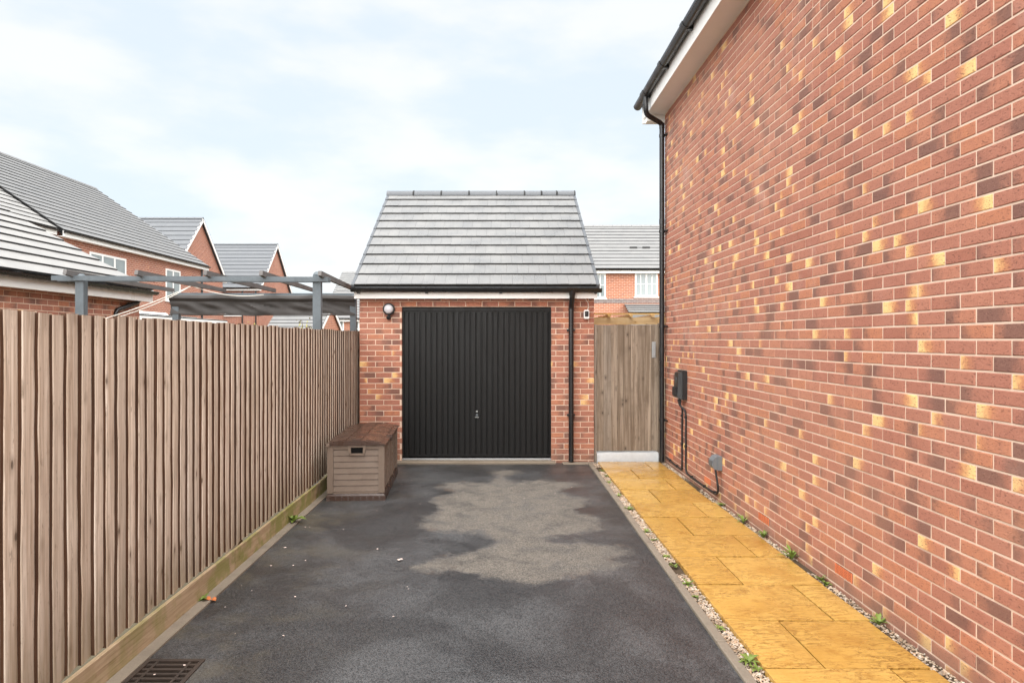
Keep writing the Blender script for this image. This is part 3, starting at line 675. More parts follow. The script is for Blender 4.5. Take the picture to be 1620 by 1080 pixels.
mb.build('handle', ['chrome', 'grey_d'], door, smooth=True)
BX('threshold', 'concrete_p', ga, DXL - .06, DXR + .05, 9.20, 9.50, -.05, .032, bev=.008); BX('threshold_bar', 'galv', ga, DXL, DXR, DYF - .03, DYF + .06, .034, .055)
BX('pipe_shoe_block', 'concrete', ga, PX - .12, PX + .33, 9.17, 9.297, -.05, .018, bev=.01); BX('footing', 'concrete', ga, GXL, DXL - .065, 9.22, 9.297, -.05, .02, bev=.008)

# ================================================================== FENCE
fe = thing('close_board_fence', 'weathered closeboard timber fence on gravel boards, left of the drive', 'fence', (-1.97, 5, 0))
FX = -1.962
def pale_mesh(v):
    rg = random.Random(v * 17 + 3); n = 11; H = 1.645; P = []; fs = []; mm = []
    ph = rg.uniform(0, 9)
    for i in range(n):
        z = H * i / (n - 1); w = .0018 * math.sin(z * 5 + ph) + rg.uniform(-.0028, .0028); w2 = rg.uniform(-.0015, .0015); t = rg.uniform(-.001, .001)
        P += [(-.008, w, z), (.0195 + t, w, z), (.0225 + t, w + .005, z), (.0 + t, .122 + w2, z), (-.008, .122 + w2, z)]
    for i in range(n - 1):
        a = i * 5
        for k, m in ((0, 1), (1, 0), (2, 0), (3, 1)): fs.append((a + k + 5, a + k, a + k + 1, a + k + 6)[::-1]); mm.append(m)
    fs.append((0, 1, 2, 3, 4)); mm.append(1); e_ = (n - 1) * 5; fs.append((e_ + 4, e_ + 3, e_ + 2, e_ + 1, e_)); mm.append(0)
    me = bpy.data.meshes.new('pale'); me.from_pydata(P, [], fs)
    for m in ('pale', 'pale_edge'): me.materials.append(M[m])
    me.polygons.foreach_set('material_index', mm); me.update(); return me
PM = [pale_mesh(v) for v in range(14)]
y = 9.66
while y > .2:
    y -= random.uniform(.094, .104)
    o = bpy.data.objects.new('pale', random.choice(PM)); COL.objects.link(o); o.parent = fe
    T = Matrix.Translation((FX - .019 + random.uniform(-.0015, .0015), y, .160 + random.uniform(-.008, .008))) @ Matrix.Rotation(random.uniform(-.0035, .0035), 4, 'X') @ Matrix.Rotation(random.uniform(-.02, .015), 4, 'Z')
    o.matrix_basis = Matrix.Translation(-WL[fe]) @ T
yb = [9.27, 7.32, 4.95, 2.95, .4]
for a, b in zip(yb, yb[1:]): BX('gravel_board', 'gboard', fe, -1.955, -1.931, b + .003, a - .003, -.04, .158 + random.uniform(-.003, .003), bev=.003)
for z in (.35, 1.0, 1.6): BX('rail', 'gate', fe, -2.04, -1.992, .4, 9.26, z, z + .08)
for yp in (.5, 2.95, 5.35, 7.32, 9.2): BX('post', 'gate', fe, -2.145, -2.045, yp - .05, yp + .05, -.1, 1.72)

# ================================================================== GATE
gt_ = thing('timber_gate', 'grey brown vertical board side gate between garage and house', 'gate', (1.75, 9.36, .15))
gx0, gx1 = 1.343, 2.195; nb = 9; wv = [random.uniform(.9, 1.12) for _ in range(nb)]; tot = sum(wv); x = gx0
for i in range(nb):
    w = (gx1 - gx0) * wv[i] / tot; zt = 1.895 + random.uniform(-.003, .004)
    MB().box(x + .0012, x + w - .0012, 9.352 + random.uniform(-.001, .001), 9.370, .160 + random.uniform(-.003, .002), zt, bev=.0025).build('board', 'gate', gt_); x += w
for z in (.35, 1.0, 1.65): BX('ledge', 'gate', gt_, gx0 + .03, gx1 - .03, 9.374, 9.41, z, z + .10)
BX('post', 'gate', gt_, 1.302, 1.339, 9.335, 9.43, -.05, 1.90, bev=.004); BX('post', 'gate', gt_, 2.20, 2.262, 9.335, 9.43, -.05, 1.92, bev=.004)
mb = MB().box(2.105, 2.155, 9.343, 9.3505, 1.44, 1.66, bev=.002); mb.tube([(2.13, 9.30, 1.57), (2.13, 9.343, 1.57)], .010, 10); mb.box(2.118, 2.142, 9.312, 9.318, 1.47, 1.62); mb.build('latch', 'galv', gt_)
mb = MB(); n = 14; P = []; fs = []
for i in range(n + 1):
    x = 1.342 + (2.188 - 1.342) * i / n; j = lambda a: random.uniform(-a, a)
    P += [(x, 9.312 + j(.006), -.05), (x, 9.310 + j(.006), .10 + j(.008)), (x, 9.325 + j(.004), .137 + j(.006)), (x, 9.46, .135 + j(.004)), (x, 9.46, -.05)]
for i in range(n):
    for k in range(4): a = i * 5 + k; fs.append((a, a + 5, a + 6, a + 1))
fs += [(0, 1, 2, 3, 4), tuple(n * 5 + k for k in (4, 3, 2, 1, 0))]
mb.add(P, fs); tag(mb.build('gate_step', 'paint_step', None, smooth=True), 'rough white painted concrete step under the timber gate', 'step')

# ================================================================== STORAGE BOX
sb = thing('storage_box', 'taupe resin garden storage box with dark brown lid beside the fence', 'storage box', (-1.803, 7.09, 0), R(3.4), local=True)
BW, BL = .595, 1.50
mb = MB(); 
for z0, z1, e0, e1 in ((.0, .055, -.012, -.004), (.055, .075, -.004, .010)):
    P = [(e0, e0, z0), (BW - e0, e0, z0), (BW - e0, BL - e0, z0), (e0, BL - e0, z0), (e1, e1, z1), (BW - e1, e1, z1), (BW - e1, BL - e1, z1), (e1, BL - e1, z1)]
    mb.add(P, [(3, 2, 1, 0), (4, 5, 6, 7), (0, 1, 5, 4), (1, 2, 6, 5), (2, 3, 7, 6), (3, 0, 4, 7)])
for i in range(9): mb.box(.03 + i * .065, .085 + i * .065, -.0135, -.004, .006, .05)
mb.build('base', 'resin_d', sb)
BX('inner_shell', 'resin_d', sb, .026, BW - .026, .026, BL - .026, .07, .56)
for cx in (0, BW - .062):
    for cy in (.0, BL - .062): MB().box(cx, cx + .062, cy, cy + .062, .076, .585, bev=.006).build('corner_post', 'resin', sb)
def slat_row(a0, a1, side, z0, z1, n):
    hh = (z1 - z0) / n
    for i in range(n):
        za, zb = z0 + hh * i + .002, z0 + hh * (i + 1) - .003
        if side == 'f': P = [(a0, .010, za), (a1, .010, za), (a1, .019, zb), (a0, .019, zb), (a0, .03, za), (a1, .03, za), (a1, .03, zb), (a0, .03, zb)]
        else: P = [(BW - .010, a0, za), (BW - .010, a1, za), (BW - .019, a1, zb), (BW - .019, a0, zb), (BW - .03, a0, za), (BW - .03, a1, za), (BW - .03, a1, zb), (BW - .03, a0, zb)]
        fs = [(0, 1, 2, 3), (7, 6, 5, 4), (1, 0, 4, 5), (2, 1, 5, 6), (3, 2, 6, 7), (0, 3, 7, 4)]
        MB_ = MB(); MB_.add(P, fs); MB_.build('slat', 'resin', sb)
slat_row(.063, BW - .063, 'f', .095, .535, 7)
BX('rail', 'resin', sb, .063, BW - .063, .004, .03, .537, .582, bev=.003); BX('rail', 'resin', sb, .063, BW - .063, .006, .03, .076, .094)
for k in range(3):
    a0 = .063 + k * .462; slat_row(a0, a0 + .45 - (.0 if k < 2 else .01), 's', .095, .535, 7)
    if k: BX('stile', 'resin', sb, BW - .03, BW - .002, a0 - .012, a0 - .0005, .076, .582)
BX('rail', 'resin', sb, BW - .03, BW - .003, .063, BL - .063, .537, .580); BX('rail', 'resin', sb, .002, .03, .063, BL - .063, .076, .580)
hb = MB(); hb.box(.215, .405, -.010, .004, .560, .582); hb.add([(.215, -.010, .560), (.245, -.010, .560), (.25, -.010, .498), (.232, -.010, .478), (.215, .012, .560), (.245, .012, .560), (.25, .012, .498), (.232, .012, .478)], [(0, 3, 2, 1), (4, 5, 6, 7), (0, 4, 7, 3), (1, 2, 6, 5)])
hb.add([(.405, -.010, .560), (.375, -.010, .560), (.37, -.010, .498), (.388, -.010, .478), (.405, .012, .560), (.375, .012, .560), (.37, .012, .498), (.388, .012, .478)], [(0, 1, 2, 3), (7, 6, 5, 4), (3, 7, 4, 0), (1, 5, 6, 2)])
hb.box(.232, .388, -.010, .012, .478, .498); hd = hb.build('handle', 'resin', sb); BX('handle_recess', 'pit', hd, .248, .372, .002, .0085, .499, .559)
# arched lid
mb = MB(); n = 12; arc = []
for i in range(n + 1):
    u = i / n; arc.append((-.018 + (BW + .036) * u, .592 + .062 * math.sin(math.pi * (.10 + .80 * u)) ** 1.0 - .018))
for (ya, yb_) in ((-.022, BL + .02),):
    top = [(x, ya, z) for x, z in arc] + [(x, yb_, z) for x, z in arc]; m_ = n + 1
    fs = [(i, i + 1, m_ + i + 1, m_ + i) for i in range(n)]
    bot = [(x, ya, .584) for x, z in arc] + [(x, yb_, .584) for x, z in arc]; P = top + bot
    fs += [(2 * m_ + i, 2 * m_ + i + 1, i + 1, i) for i in range(n)] + [(m_ + i, m_ + i + 1, 3 * m_ + i + 1, 3 * m_ + i) for i in range(n)]
    fs += [(n, 2 * m_ + n, 3 * m_ + n, m_ + n), (0, m_, 3 * m_, 2 * m_), (2 * m_, 3 * m_, 3 * m_ + n, 2 * m_ + n)]
    mb.add(P, fs)
lid = mb.build('lid', 'resin_d', sb, smooth=True)
for k in range(4):
    y0 = .02 + k * .37
    for q in range(3):
        i0, i1 = 1 + q * 4 - (q > 0) * 1, 3 + q * 4 - (q > 0) * 1
        i0, i1 = (1, 4) if q == 0 else ((5, 7) if q == 1 else (8, 11))
        P = [(arc[i][0], yy, arc[i][1] + .001) for yy in (y0, y0 + .345) for i in range(i0, i1 + 1)]; c_ = i1 - i0 + 1
        P2 = [(a, b, c + .005) for a, b, c in P]
        mb = MB(); fs = [(i, i + 1, c_ + i + 1, c_ + i) for i in range(c_ - 1)]; mb.add(P2, fs)
        o2 = len(P2); mb.add(P + P2, [(i, i + 1, o2 + i + 1, o2 + i) for i in range(c_ - 1)] + [(o2 + c_ + i, o2 + c_ + i + 1, c_ + i + 1, c_ + i) for i in range(c_ - 1)] + [(0, o2, o2 + c_, c_), (c_ - 1, 2 * c_ - 1, o2 + 2 * c_ - 1, o2 + c_ - 1)])
        mb.build('lid_panel', 'resin_d', lid, smooth=True)
mb = MB().tube([(.012, -.028, .588), (.012, .0, .588)], .018, 12); mb.build('hinge', 'resin', sb, smooth=True)
mb = MB().box(BW + .012, BW + .026, .55, .63, .545, .60, bev=.003); mb.box(BW - .06, BW + .02, .56, .62, .600, .614); mb.build('latch', 'resin_d', sb)

# ================================================================== FIXTURES
lp = px(615.5, 489, 9.28)
sl_ = thing('security_light', 'round black security light with pale lens on left brick pier of the garage', 'wall light', lp)
def disc(mb, c, d, prof, n=24, m=0):
    c, d = Vector(c), Vector(d).normalized(); u = d.orthogonal().normalized(); w = d.cross(u); base = len(mb.v)
    for r_, h_ in prof: mb.v += [tuple(c + d * h_ + (u * math.cos(6.28318 * k / n) + w * math.sin(6.28318 * k / n)) * r_) for k in range(n)]
    for i in range(len(prof) - 1):
        for k in range(n): a = base + i * n; mb.f.append((a + k, a + (k + 1) % n, a + n + (k + 1) % n, a + n + k)); mb.m.append(m)
    mb.f.append(tuple(base + (len(prof) - 1) * n + k for k in range(n))); mb.m.append(m)
    mb.f.append(tuple(base + k for k in reversed(range(n)))); mb.m.append(m)
mb = MB(); disc(mb, (lp.x, 9.30, lp.z), (0, -1, 0), [(.075, -.0), (.082, .02), (.082, .055), (.068, .062)]); mb.build('housing', 'blackmat', sl_, smooth=True)
mb = MB(); disc(mb, (lp.x, 9.24, lp.z), (0, -1, 0), [(.062, 0), (.06, .01), (.048, .022), (.028, .03), (.006, .033)]); mb.build('lens', 'lens', sl_, smooth=True)
mb = MB(); mb.tube([(lp.x, 9.27, lp.z - .07), (lp.x, 9.25, lp.z - .10)], .014, 10); disc(mb, (lp.x, 9.25, lp.z - .115), (0, -.8, -.6), [(.026, -.02), (.032, 0), (.028, .02), (.012, .028)], 16); mb.build('motion_sensor', 'blackmat', sl_, smooth=True)
cp_ = px(927.5, 497.5, 9.25)
ca = thing('security_camera', 'small white security camera with black face on the right garage pier', 'camera', cp_)
MB().box(cp_.x - .034, cp_.x + .034, 9.205, 9.27, cp_.z - .062, cp_.z + .062, bev=.012).build('body', 'white', ca); MB().box(cp_.x - .025, cp_.x + .025, 9.2, 9.206, cp_.z - .03, cp_.z + .045, bev=.002).build('face', 'blackmat', ca)
mb = MB(); disc(mb, (cp_.x, 9.202, cp_.z + .012), (0, -1, 0), [(.016, 0), (.014, .006), (.006, .009)], 14); mb.build('lens', 'black', ca, smooth=True)
mb = MB().tube([(cp_.x, 9.26, cp_.z), (cp_.x, 9.30, cp_.z - .01)], .016, 10); mb.build('bracket', 'white', ca)
mb = MB().tube([(cp_.x + .01, 9.26, cp_.z + .06), (cp_.x + .035, 9.285, cp_.z + .10), (cp_.x + .03, 9.292, cp_.z + .16), (cp_.x - .01, 9.29, cp_.z + .225)], .004, 6); mb.build('wire', 'cord', ca, smooth=True)
# EV charger
cy, cz = 8.30, 1.135
ev = thing('wall_charger', 'black wall mounted charging unit high on the brick house wall', 'charger', (HX, cy, cz - .17))
MB().box(HX - .055, HX - .001, cy - .115, cy + .115, cz - .175, cz + .18, bev=.006).build('back_box', 'blackmat', ev)
mb = MB(); P = [(HX - .056, cy - .105, cz - .165), (HX - .056, cy + .105, cz - .165), (HX - .056, cy + .105, cz + .165), (HX - .056, cy - .105, cz + .165), (HX - .115, cy - .09, cz - .15), (HX - .115, cy + .09, cz - .15), (HX - .100, cy + .09, cz + .15), (HX - .100, cy - .09, cz + .15)]
mb.add(P, [(4, 5, 6, 7)[::-1], (0, 1, 5, 4)[::-1], (1, 2, 6, 5)[::-1], (2, 3, 7, 6)[::-1], (3, 0, 4, 7)[::-1]]); mb.build('cover', 'black', ev)
MB().box(HX - .140, HX - .112, cy - .06, cy + .05, cz - .13, cz - .02, bev=.006).build('socket_flap', 'blackmat', ev)
mb = MB(); disc(mb, (HX - .103, cy, cz + .06), (-1, 0, 0), [(.036, 0), (.036, .004), (.030, .004), (.030, .001)], 20); mb.build('emblem', 'grey_d', ev)
mb = MB().tube([(HX - .06, cy - .02, cz - .175), (HX - .06, cy - .02, cz - .21)], .016, 10); mb.tube([(HX - .06, cy + .05, cz - .175), (HX - .06, cy + .05, cz - .21)], .016, 10); mb.build('cable_gland', 'blackmat', ev)
# outdoor socket
sy, szz = 6.97, .43
ou = thing('outdoor_socket', 'grey weatherproof outdoor socket low on the brick house wall', 'socket', (HX, sy, szz - .07))
MB().box(HX - .045, HX - .001, sy - .072, sy + .072, szz - .078, szz + .072, bev=.006).build('back_box', 'grey', ou)
mb = MB(); pr = [(-.046, -.07), (-.078, -.062), (-.098, -.03), (-.090, .03), (-.065, .062), (-.046, .070)]
T = Matrix(((1, 0, 0, HX), (0, 0, 1, sy - .066), (0, 1, 0, szz), (0, 0, 0, 1))); mb.prism(pr[::-1], T, .132); mb.build('hood', 'grey', ou)
MB().box(HX - .101, HX - .090, sy - .045, sy + .045, szz - .035, szz + .02, bev=.003).build('catch', 'grey_d', ou)
def cable(name, label, pts, r, grp='black cables on the house wall'):
    P = [Vector(p) for p in pts]; out = []
    for i in range(len(P) - 1):
        p0, p1, p2, p3 = P[max(i - 1, 0)], P[i], P[i + 1], P[min(i + 2, len(P) - 1)]
        for k in range(5):
            t = k / 5; out.append(.5 * ((2 * p1) + (p2 - p0) * t + (2 * p0 - 5 * p1 + 4 * p2 - p3) * t * t + (3 * p1 - p0 - 3 * p2 + p3) * t ** 3))
    out.append(P[-1]); mb = MB().tube(out, r, 8); return tag(mb.build(name, 'blackmat', None, smooth=True), label, 'cable', grp)
wx = HX - .014
c1 = cable('cable', 'black cable dropping from the charger towards the downpipe foot', [(HX - .06, cy + .05, cz - .20), (HX - .05, cy + .045, cz - .25), (wx, cy + .06, cz - .31), (wx, cy + .07, .55), (wx, cy + .07, .14), (wx, cy + .10, .085), (wx, cy + .15, .08), (wx, 8.75, .085), (wx, 9.15, .10)], .011)
c2 = cable('cable', 'black cable running from the charger down to the grey socket', [(HX - .06, cy - .02, cz - .20), (HX - .055, cy - .025, cz - .26), (wx, cy - .085, cz - .33), (wx, cy - .10, .55), (wx, cy - .10, .16), (wx, cy - .14, .09), (wx, cy - .2, .08), (wx, 7.7, .075), (wx, 7.2, .08), (wx - .01, 7.0, .10), (wx - .02, 6.93, .17), (wx - .03, 6.935, .26), (wx - .04, 6.95, .355)], .011)
for c, sp_ in ((c1, [(cy + .07, .75), (cy + .07, .4), (8.6, .083), (8.95, .093)]), (c2, [(cy - .10, .75), (cy - .10, .4), (7.95, .078), (7.45, .077), (7.1, .09)])):
    for (yy, zz) in sp_: BX('cable_clip', 'blackmat', c, wx - .016, HX, yy - .012, yy + .012, zz - .012, zz + .016)

# ================================================================== DRAIN GRATE
dg = thing('drain_grate', 'rusty iron gully grate set in tarmac beside the fence', 'drain grate', (-1.70, 3.38, 0))
mb = MB().box(GX0 + .0, GX1, GY0, GY0 + .022, -.05, .008); mb.box(GX0, GX1, GY1 - .022, GY1, -.05, .008); mb.box(GX0, GX0 + .022, GY0 + .022, GY1 - .022, -.05, .008); mb.box(GX1 - .022, GX1, GY0 + .022, GY1 - .022, -.05, .008); mb.build('frame', 'iron', dg)
for xb in (GX0 + .055, GX1 - .075): BX('rib', 'iron', dg, xb, xb + .014, GY0 + .022, GY1 - .022, -.02, .005)
for i in range(7): yb_ = GY0 + .045 + i * .048; BX('bar', 'iron', dg, GX0 + .022, GX1 - .022, yb_, yb_ + .019, -.025, .0035)
mb = MB(); mb.box(GX0 - .01, GX1 + .01, GY0 - .01, GY1 + .01, -.5, -.06); mb.f.pop(1); mb.m.pop(1); mb.build('sump', 'pit', dg)

# ================================================================== PERGOLA
PO = Vector((-2.16, 8.05, 0)); PR = R(3.0)
pg = thing('pergola', 'slate grey timber pergola with rafters standing behind the fence', 'pergola', PO, PR, local=True)
PW_, PD, PH = 2.72, 2.62, 2.40      # local: x to the left is negative
for (x, y_, hgt) in ((-.0, 0, 2.5), (-PW_, 0, 2.46), (0, PD, 2.40), (-PW_, PD, 2.40)):
    mb = MB().box(x - .047, x + .047, y_ - .047, y_ + .047, -.05, hgt - .05, bev=.004)
    po = mb.build('post', 'pergola', pg)
    mb = MB(); disc(mb, (x, y_, hgt - .055), (0, 0, 1), [(.05, 0), (.054, .012), (.04, .035), (.022, .05)], 12); mb.build('post_cap', 'pergola', po, smooth=True)
BX('front_beam', 'pergola', pg, -PW_ - .30, .14, -.075, -.048, PH - .028, PH + .028); BX('front_beam', 'pergola', pg, -PW_ - .30, .14, .048, .075, PH - .028, PH + .028)
BX('rear_beam', 'pergola', pg, -PW_ - .06, .06, PD - .02, PD + .02, PH - .04, PH + .015)
for x in (-PW_ - .07, -PW_ + .72, -1.23, -.60, .07):
    P = [(-.22, .03), (-.20, .085), (PD + .05, .085), (PD + .05, .03), (-.10, .03 - .012)]
    T = Matrix(((0, 0, 1, x - .02), (1, 0, 0, 0), (0, 1, 0, PH), (0, 0, 0, 1))); mb = MB(); mb.prism(P, T, .04); mb.build('rafter', 'perg_dark', pg)
# rolled canopy hanging under the rear beam
mb = MB(); nU, nV = 60, 14; P = []; rg = random.Random(4)
for i in range(nU + 1):
    u = i / nU; x = -PW_ - .07 + (PW_ + .10) * u
    sag = .008 * math.sin(u * 9.4) + .008 * math.sin(u * 23 + 1)
    for jv in range(nV + 1):
        v = jv / nV
        fold = noise.noise(Vector((u * 16 - v * 3.2, v * 2.2, 1.3)))
        if v < .25: a = v / .25 * math.pi; yy = -.055 - .045 * math.sin(a) + .008 * fold; zz = PH - .02 - .045 * (1 - math.cos(a))
        else: yy = -.05 +   .065 * fold * math.sin((v - .25) / .75 * math.pi) + .02 * (v - .25); zz = PH - .11 - (v - .25) / .75 * .215
        P.append((x + .008 * fold, PD - .02 + yy, zz + sag * (.4 + v)))
fs = [(i * (nV + 1) + j, (i + 1) * (nV + 1) + j, (i + 1) * (nV + 1) + j + 1, i * (nV + 1) + j + 1) for i in range(nU) for j in range(nV)]
P2 = [(a, b + .012, c) for a, b, c in P]; nP = len(P); fs += [tuple(nP + k for k in reversed(f)) for f in fs]
mb.add(P, fs[:len(fs) // 2]); mb.f += fs[len(fs) // 2:]; mb.m += [0] * (len(fs) // 2); mb.v += P2
fs3 = [(i * (nV + 1) + nV, (i + 1) * (nV + 1) + nV, nP + (i + 1) * (nV + 1) + nV, nP + i * (nV + 1) + nV) for i in range(nU)]; mb.f += fs3; mb.m += [0] * nU
cn = thing('canopy', 'gathered grey canvas canopy hanging from the rear pergola beam', 'canopy', PO, PR, local=True); mb.build('fabric', 'canvas', cn, smooth=True)
mb = MB().tube([(-PW_ - .10, PD - .03, PH - .325), (.06, PD - .03, PH - .32)], .012, 8); mb.build('hem_bar', 'perg_dark', cn)
def cordline(label, a, b, sag):
    a, b = Vector(a), Vector(b); pts = [a.lerp(b, i / 14) - Vector((0, 0, sag * 4 * (i / 14) * (1 - i / 14))) for i in range(15)]
    tag(MB().tube(pts, .0055, 6).build('washing_line', 'cord', None, smooth=True), label, 'washing line', 'white cords above the fence')
cordline('upper white cord slanting up from the fence to the pergola', px(148, 509, 7.9), px(303, 452, 9.6), .03)
cordline('lower white cord slanting up from the fence to the pergola', px(150, 511, 7.85), px(296, 456, 9.65), .05)
cordline('white cord sagging across the front of the rolled canopy', px(303, 452, 9.6), px(417, 466, 10.2), .07)

# ================================================================== FAR BUILDINGS (left)
nearg = house('low_garage', 'low brick garage with pale tiled roof behind the fence at far left', 1.0, 11.2, -12.2, -5.95, 2.50, 28.6, 'y', brick='mortar', tile='tile_l', over=.16, verge=.12, gauge=.34, gutter=True, cat='garage')
nw = [c for c in nearg.children if c.name.startswith('wall')][0]
items = [it for it in lay(7.0, 1.545, 12) ]
place_bricks(items, (-5.946, 4.2, 0), R(90), nw, .05, .03, 21, limit=230)
mb = MB(); gp = Vector((-5.85, 11.05, 2.45)); mb.tube([gp, gp - Vector((0, 0, .09)), gp + Vector((-.03, -.05, -.16)), gp + Vector((-.07, -.55, -.30)), gp + Vector((-.08, -.58, -.36)), gp + Vector((-.08, -.58, -2.4))], .036, 12); mb.build('downpipe', 'black', nearg, smooth=True)
for q in range(8): yb_ = 4.6 + q * .86; mb = MB(); gutter_mesh(mb, (-5.73, yb_ - .02, 2.497), (-5.73, yb_ + .02, 2.497), .062); mb.build('gutter_bracket', 'black', nearg)
house('terrace_house', 'two storey brick house with long pale tiled roof behind the low garage', 21.0, 31.2, -23.6, -13.65, 5.12, 34.5, 'y', tile='tile_m', over=.22, verge=.12, gauge=.33, dark_barge=True,
      windows=[('b1', 22.55, 3.42, 2.2, 1.2, 3), ('b1', 27.7, 3.3, 1.25, 1.3, 2), ('b1', 23.5, .9, 1.6, 1.3, 2), ('b1', 29.6, .1, 1.0, 2.0, 1)])
house('terrace_house', 'pale roofed brick house joined in front of the long two storey house', 12.0, 20.75, -23.7, -13.80, 5.15, 34.5, 'y', tile='tile_l', over=.22, verge=.05, gauge=.33, windows=[('b1', 18.2, 3.3, 1.6, 1.15, 2)])
house('gabled_house', 'brick gabled house with bluish roof, left of two behind the pergola', -27, -17.4, 36.2, 42.6, 5.55, 44, 'x', brick='farbrick', tile='tile_b', over=.2, verge=.2, gauge=.42, windows=[('b0', -19.0, 3.3, 1.1, 1.2, 2), ('b0', -21.5, 3.3, 1.1, 1.2, 2), ('a1', 38.8, 1.0, 1.2, 1.2, 2)])
house('gabled_house', 'brick gabled house with bluish roof, right of two behind the pergola', -24, -16.1, 45.4, 52.0, 5.25, 44, 'x', brick='farbrick', tile='tile_b', over=.2, verge=.2, gauge=.42, windows=[('b0', -18.4, 3.3, 1.1, 1.2, 2), ('b0', -19.9, 3.3, .8, 1.2, 1), ('a1', 48.5, 1.0, 1.2, 1.2, 2)])
for hh, pts in (('terrace_house', [(-13.6, 31.0, 4.9), (-13.6, 31.0, 0)]),):
    t_ = bpy.data.objects[hh]; MB().tube(pts, .045, 8).build('downpipe', 'black', t_)
gh = [o for o in COL.objects if o.name.startswith('gabled_house')]
for o, x_, y_ in ((gh[0], -17.55, 36.14), (gh[1], -16.3, 45.34), (gh[1], -17.2, 45.34)): MB().tube([(x_, y_, 5.0), (x_, y_, 0)], .045, 8).build('downpipe', 'black', o)
house('garden_room', 'low brick extension with white fascia seen over the fence below the terrace', 15.6, 20.4, -11.8, -8.35, 2.15, 6, 'y', brick='farbrick2', tile='white', over=.12, verge=.1, gauge=1.2, gutter=False, fascia=.2, cat='extension')
house('low_garage', 'low grey roofed garage seen between the pergola post and the brick gable', -9.4, -7.35, 27.6, 31.4, 2.05, 30, 'x', brick='farbrick2', tile='tile_m', over=.15, verge=.1, gauge=.30, cat='garage')
house('small_house', 'small orange brick house with white windows seen under the canopy hem', -10.4, -6.9, 41, 47, 3.0, 32, 'x', brick='farbrick2', tile='tile_m', over=.2, verge=.1, gauge=.35, windows=[('b0', -8.95, 1.75, .9, 1.15, 2, True), ('b0', -10.3, 1.75, .9, 1.15, 2)])
house('distant_house', 'distant grey roofed house glimpsed beside the left edge of the garage roof', -13.7, -4.5, 56, 63.5, 5.3, 31, 'x', brick='farbrick2', tile='tile', over=.25, verge=.15, gauge=.4, windows=[('b0', -12.6, 3.4, 1.3, 1.2, 2, True), ('b0', -12.6, 1.1, 1.3, 1.4, 2, True), ('b0', -9, 3.4, 1.2, 1.2, 2, True)])
# ================================================================== FAR HOUSE (right)
hr = house('brick_house', 'orange brick house with white windows and grey roof seen above the timber gate', 2.4, 8.35, 30.4, 37.0, 4.92, 35, 'x', brick='farbrick2', tile='tile_m', over=.25, verge=.12, gauge=.33,
      windows=[('b0', 3.75, 3.55, 1.02, 1.12, 2, True), ('b0', 6.08, 3.62, 1.02, 1.08, 2, True), ('b0', 3.9, .9, 1.2, 1.2, 2, True)])
BX('brick_band', 'greybrick', hr, 2.39, 8.36, 30.375, 30.398, 3.33, 3.52)
mb = MB(); 
for i in range(26): mb.box(2.42 + i * .228, 2.53 + i * .228, 30.35, 30.374, 3.42, 3.50)
mb.build('dentil_course', 'greybrick', hr)
mb = MB(); slope(mb, (5.6, 29.3, 2.86), (8.4, 29.3, 2.86), Vector((0, .93, .36)).normalized(), 1.15, .3); mb.box(5.7, 8.3, 29.35, 30.37, 2.3, 2.82, 0); mb.build('porch', ['tile_m', 'tile_edge_shade'], hr)
for x in (6.03, 6.62): 
    p = px(1001 if x < 6.3 else 1021, 395, 31.9); MB().box(p.x - .17, p.x + .17, 31.7, 32.1, p.z - .12, p.z + .12).build('roof_vent', 'blackmat', hr)
# new timber pergola behind the gate
tp_ = thing('garden_pergola', 'pale new timber pergola with joists behind the side gate', 'pergola', (1.8, 11.4, 0))
for (ya, zt, hgt) in ((11.2, 2.055, .10), (12.9, 2.08, .10)): BX('beam', 'newwood', tp_, 1.36, 3.3, ya, ya + .045, zt - hgt, zt)
BX('top_rail', 'newwood', tp_, 1.36, 3.3, 11.19, 11.25, 2.10, 2.125)
for x in (1.42, 1.78, 2.14, 2.50, 2.86, 3.2): BX('joist', 'newwood', tp_, x, x + .045, 11.1, 13.1, 2.058, 2.098)
for x in (1.40, 3.2):
    for ya in (11.25, 12.95): BX('post', 'newwood', tp_, x, x + .075, ya, ya + .075, -.05, 1.955 if ya < 12 else 1.98)

# ================================================================== PLANTS AND LITTER
def weed_mesh(n, ln, wd, upr, seed, teeth=True):
    rg = random.Random(seed); mb = MB()
    for k in range(n):
        a = 6.283 * k / n + rg.uniform(-.35, .35); l = ln * rg.uniform(.55, 1.1); e0 = upr + rg.uniform(-.25, .3); w = wd * rg.uniform(.7, 1.2); seg = 6; P = []
        d = Vector((math.cos(a), math.sin(a), 0)); sd_ = Vector((-d.y, d.x, 0)); p = Vector((0, 0, .004)); el_ = e0
        for i in range(seg + 1):
            t = i / seg; ww = w * (.25 + 1.1 * math.sin(math.pi * min(1, t * .86 + .08))) * (1 - .45 * (i % 2 if teeth else 0))
            if i == seg: ww = w * .08
            P += [tuple(p - sd_ * ww + Vector((0, 0, ww * .35))), tuple(p), tuple(p + sd_ * ww + Vector((0, 0, ww * .35)))]
            p = p + (d * math.cos(el_) + Vector((0, 0, math.sin(el_)))) * l / seg; el_ -= rg.uniform(.1, .32)
            if p.z < .004: p.z = .004
        mb.add(P, [f for i in range(seg) for f in ((3 * i, 3 * i + 1, 3 * i + 4, 3 * i + 3), (3 * i + 1, 3 * i + 2, 3 * i + 5, 3 * i + 4))])
    return mb
def weed(ix, iy, n, ln, wd, upr, label, grp, z=.0, mat='leaf', xfix=None):
    p = gnd(ix, iy, z)
    if xfix is not None: p.x = xfix
    mb = weed_mesh(n + 1, ln * 1.08, wd * 1.1, upr, int(ix * 7 + iy)); mb.v = [(a + p.x, b + p.y, c + p.z) for a, b, c in mb.v]
    tag(mb.build('weed', mat, None, smooth=True), label, 'weed', grp)
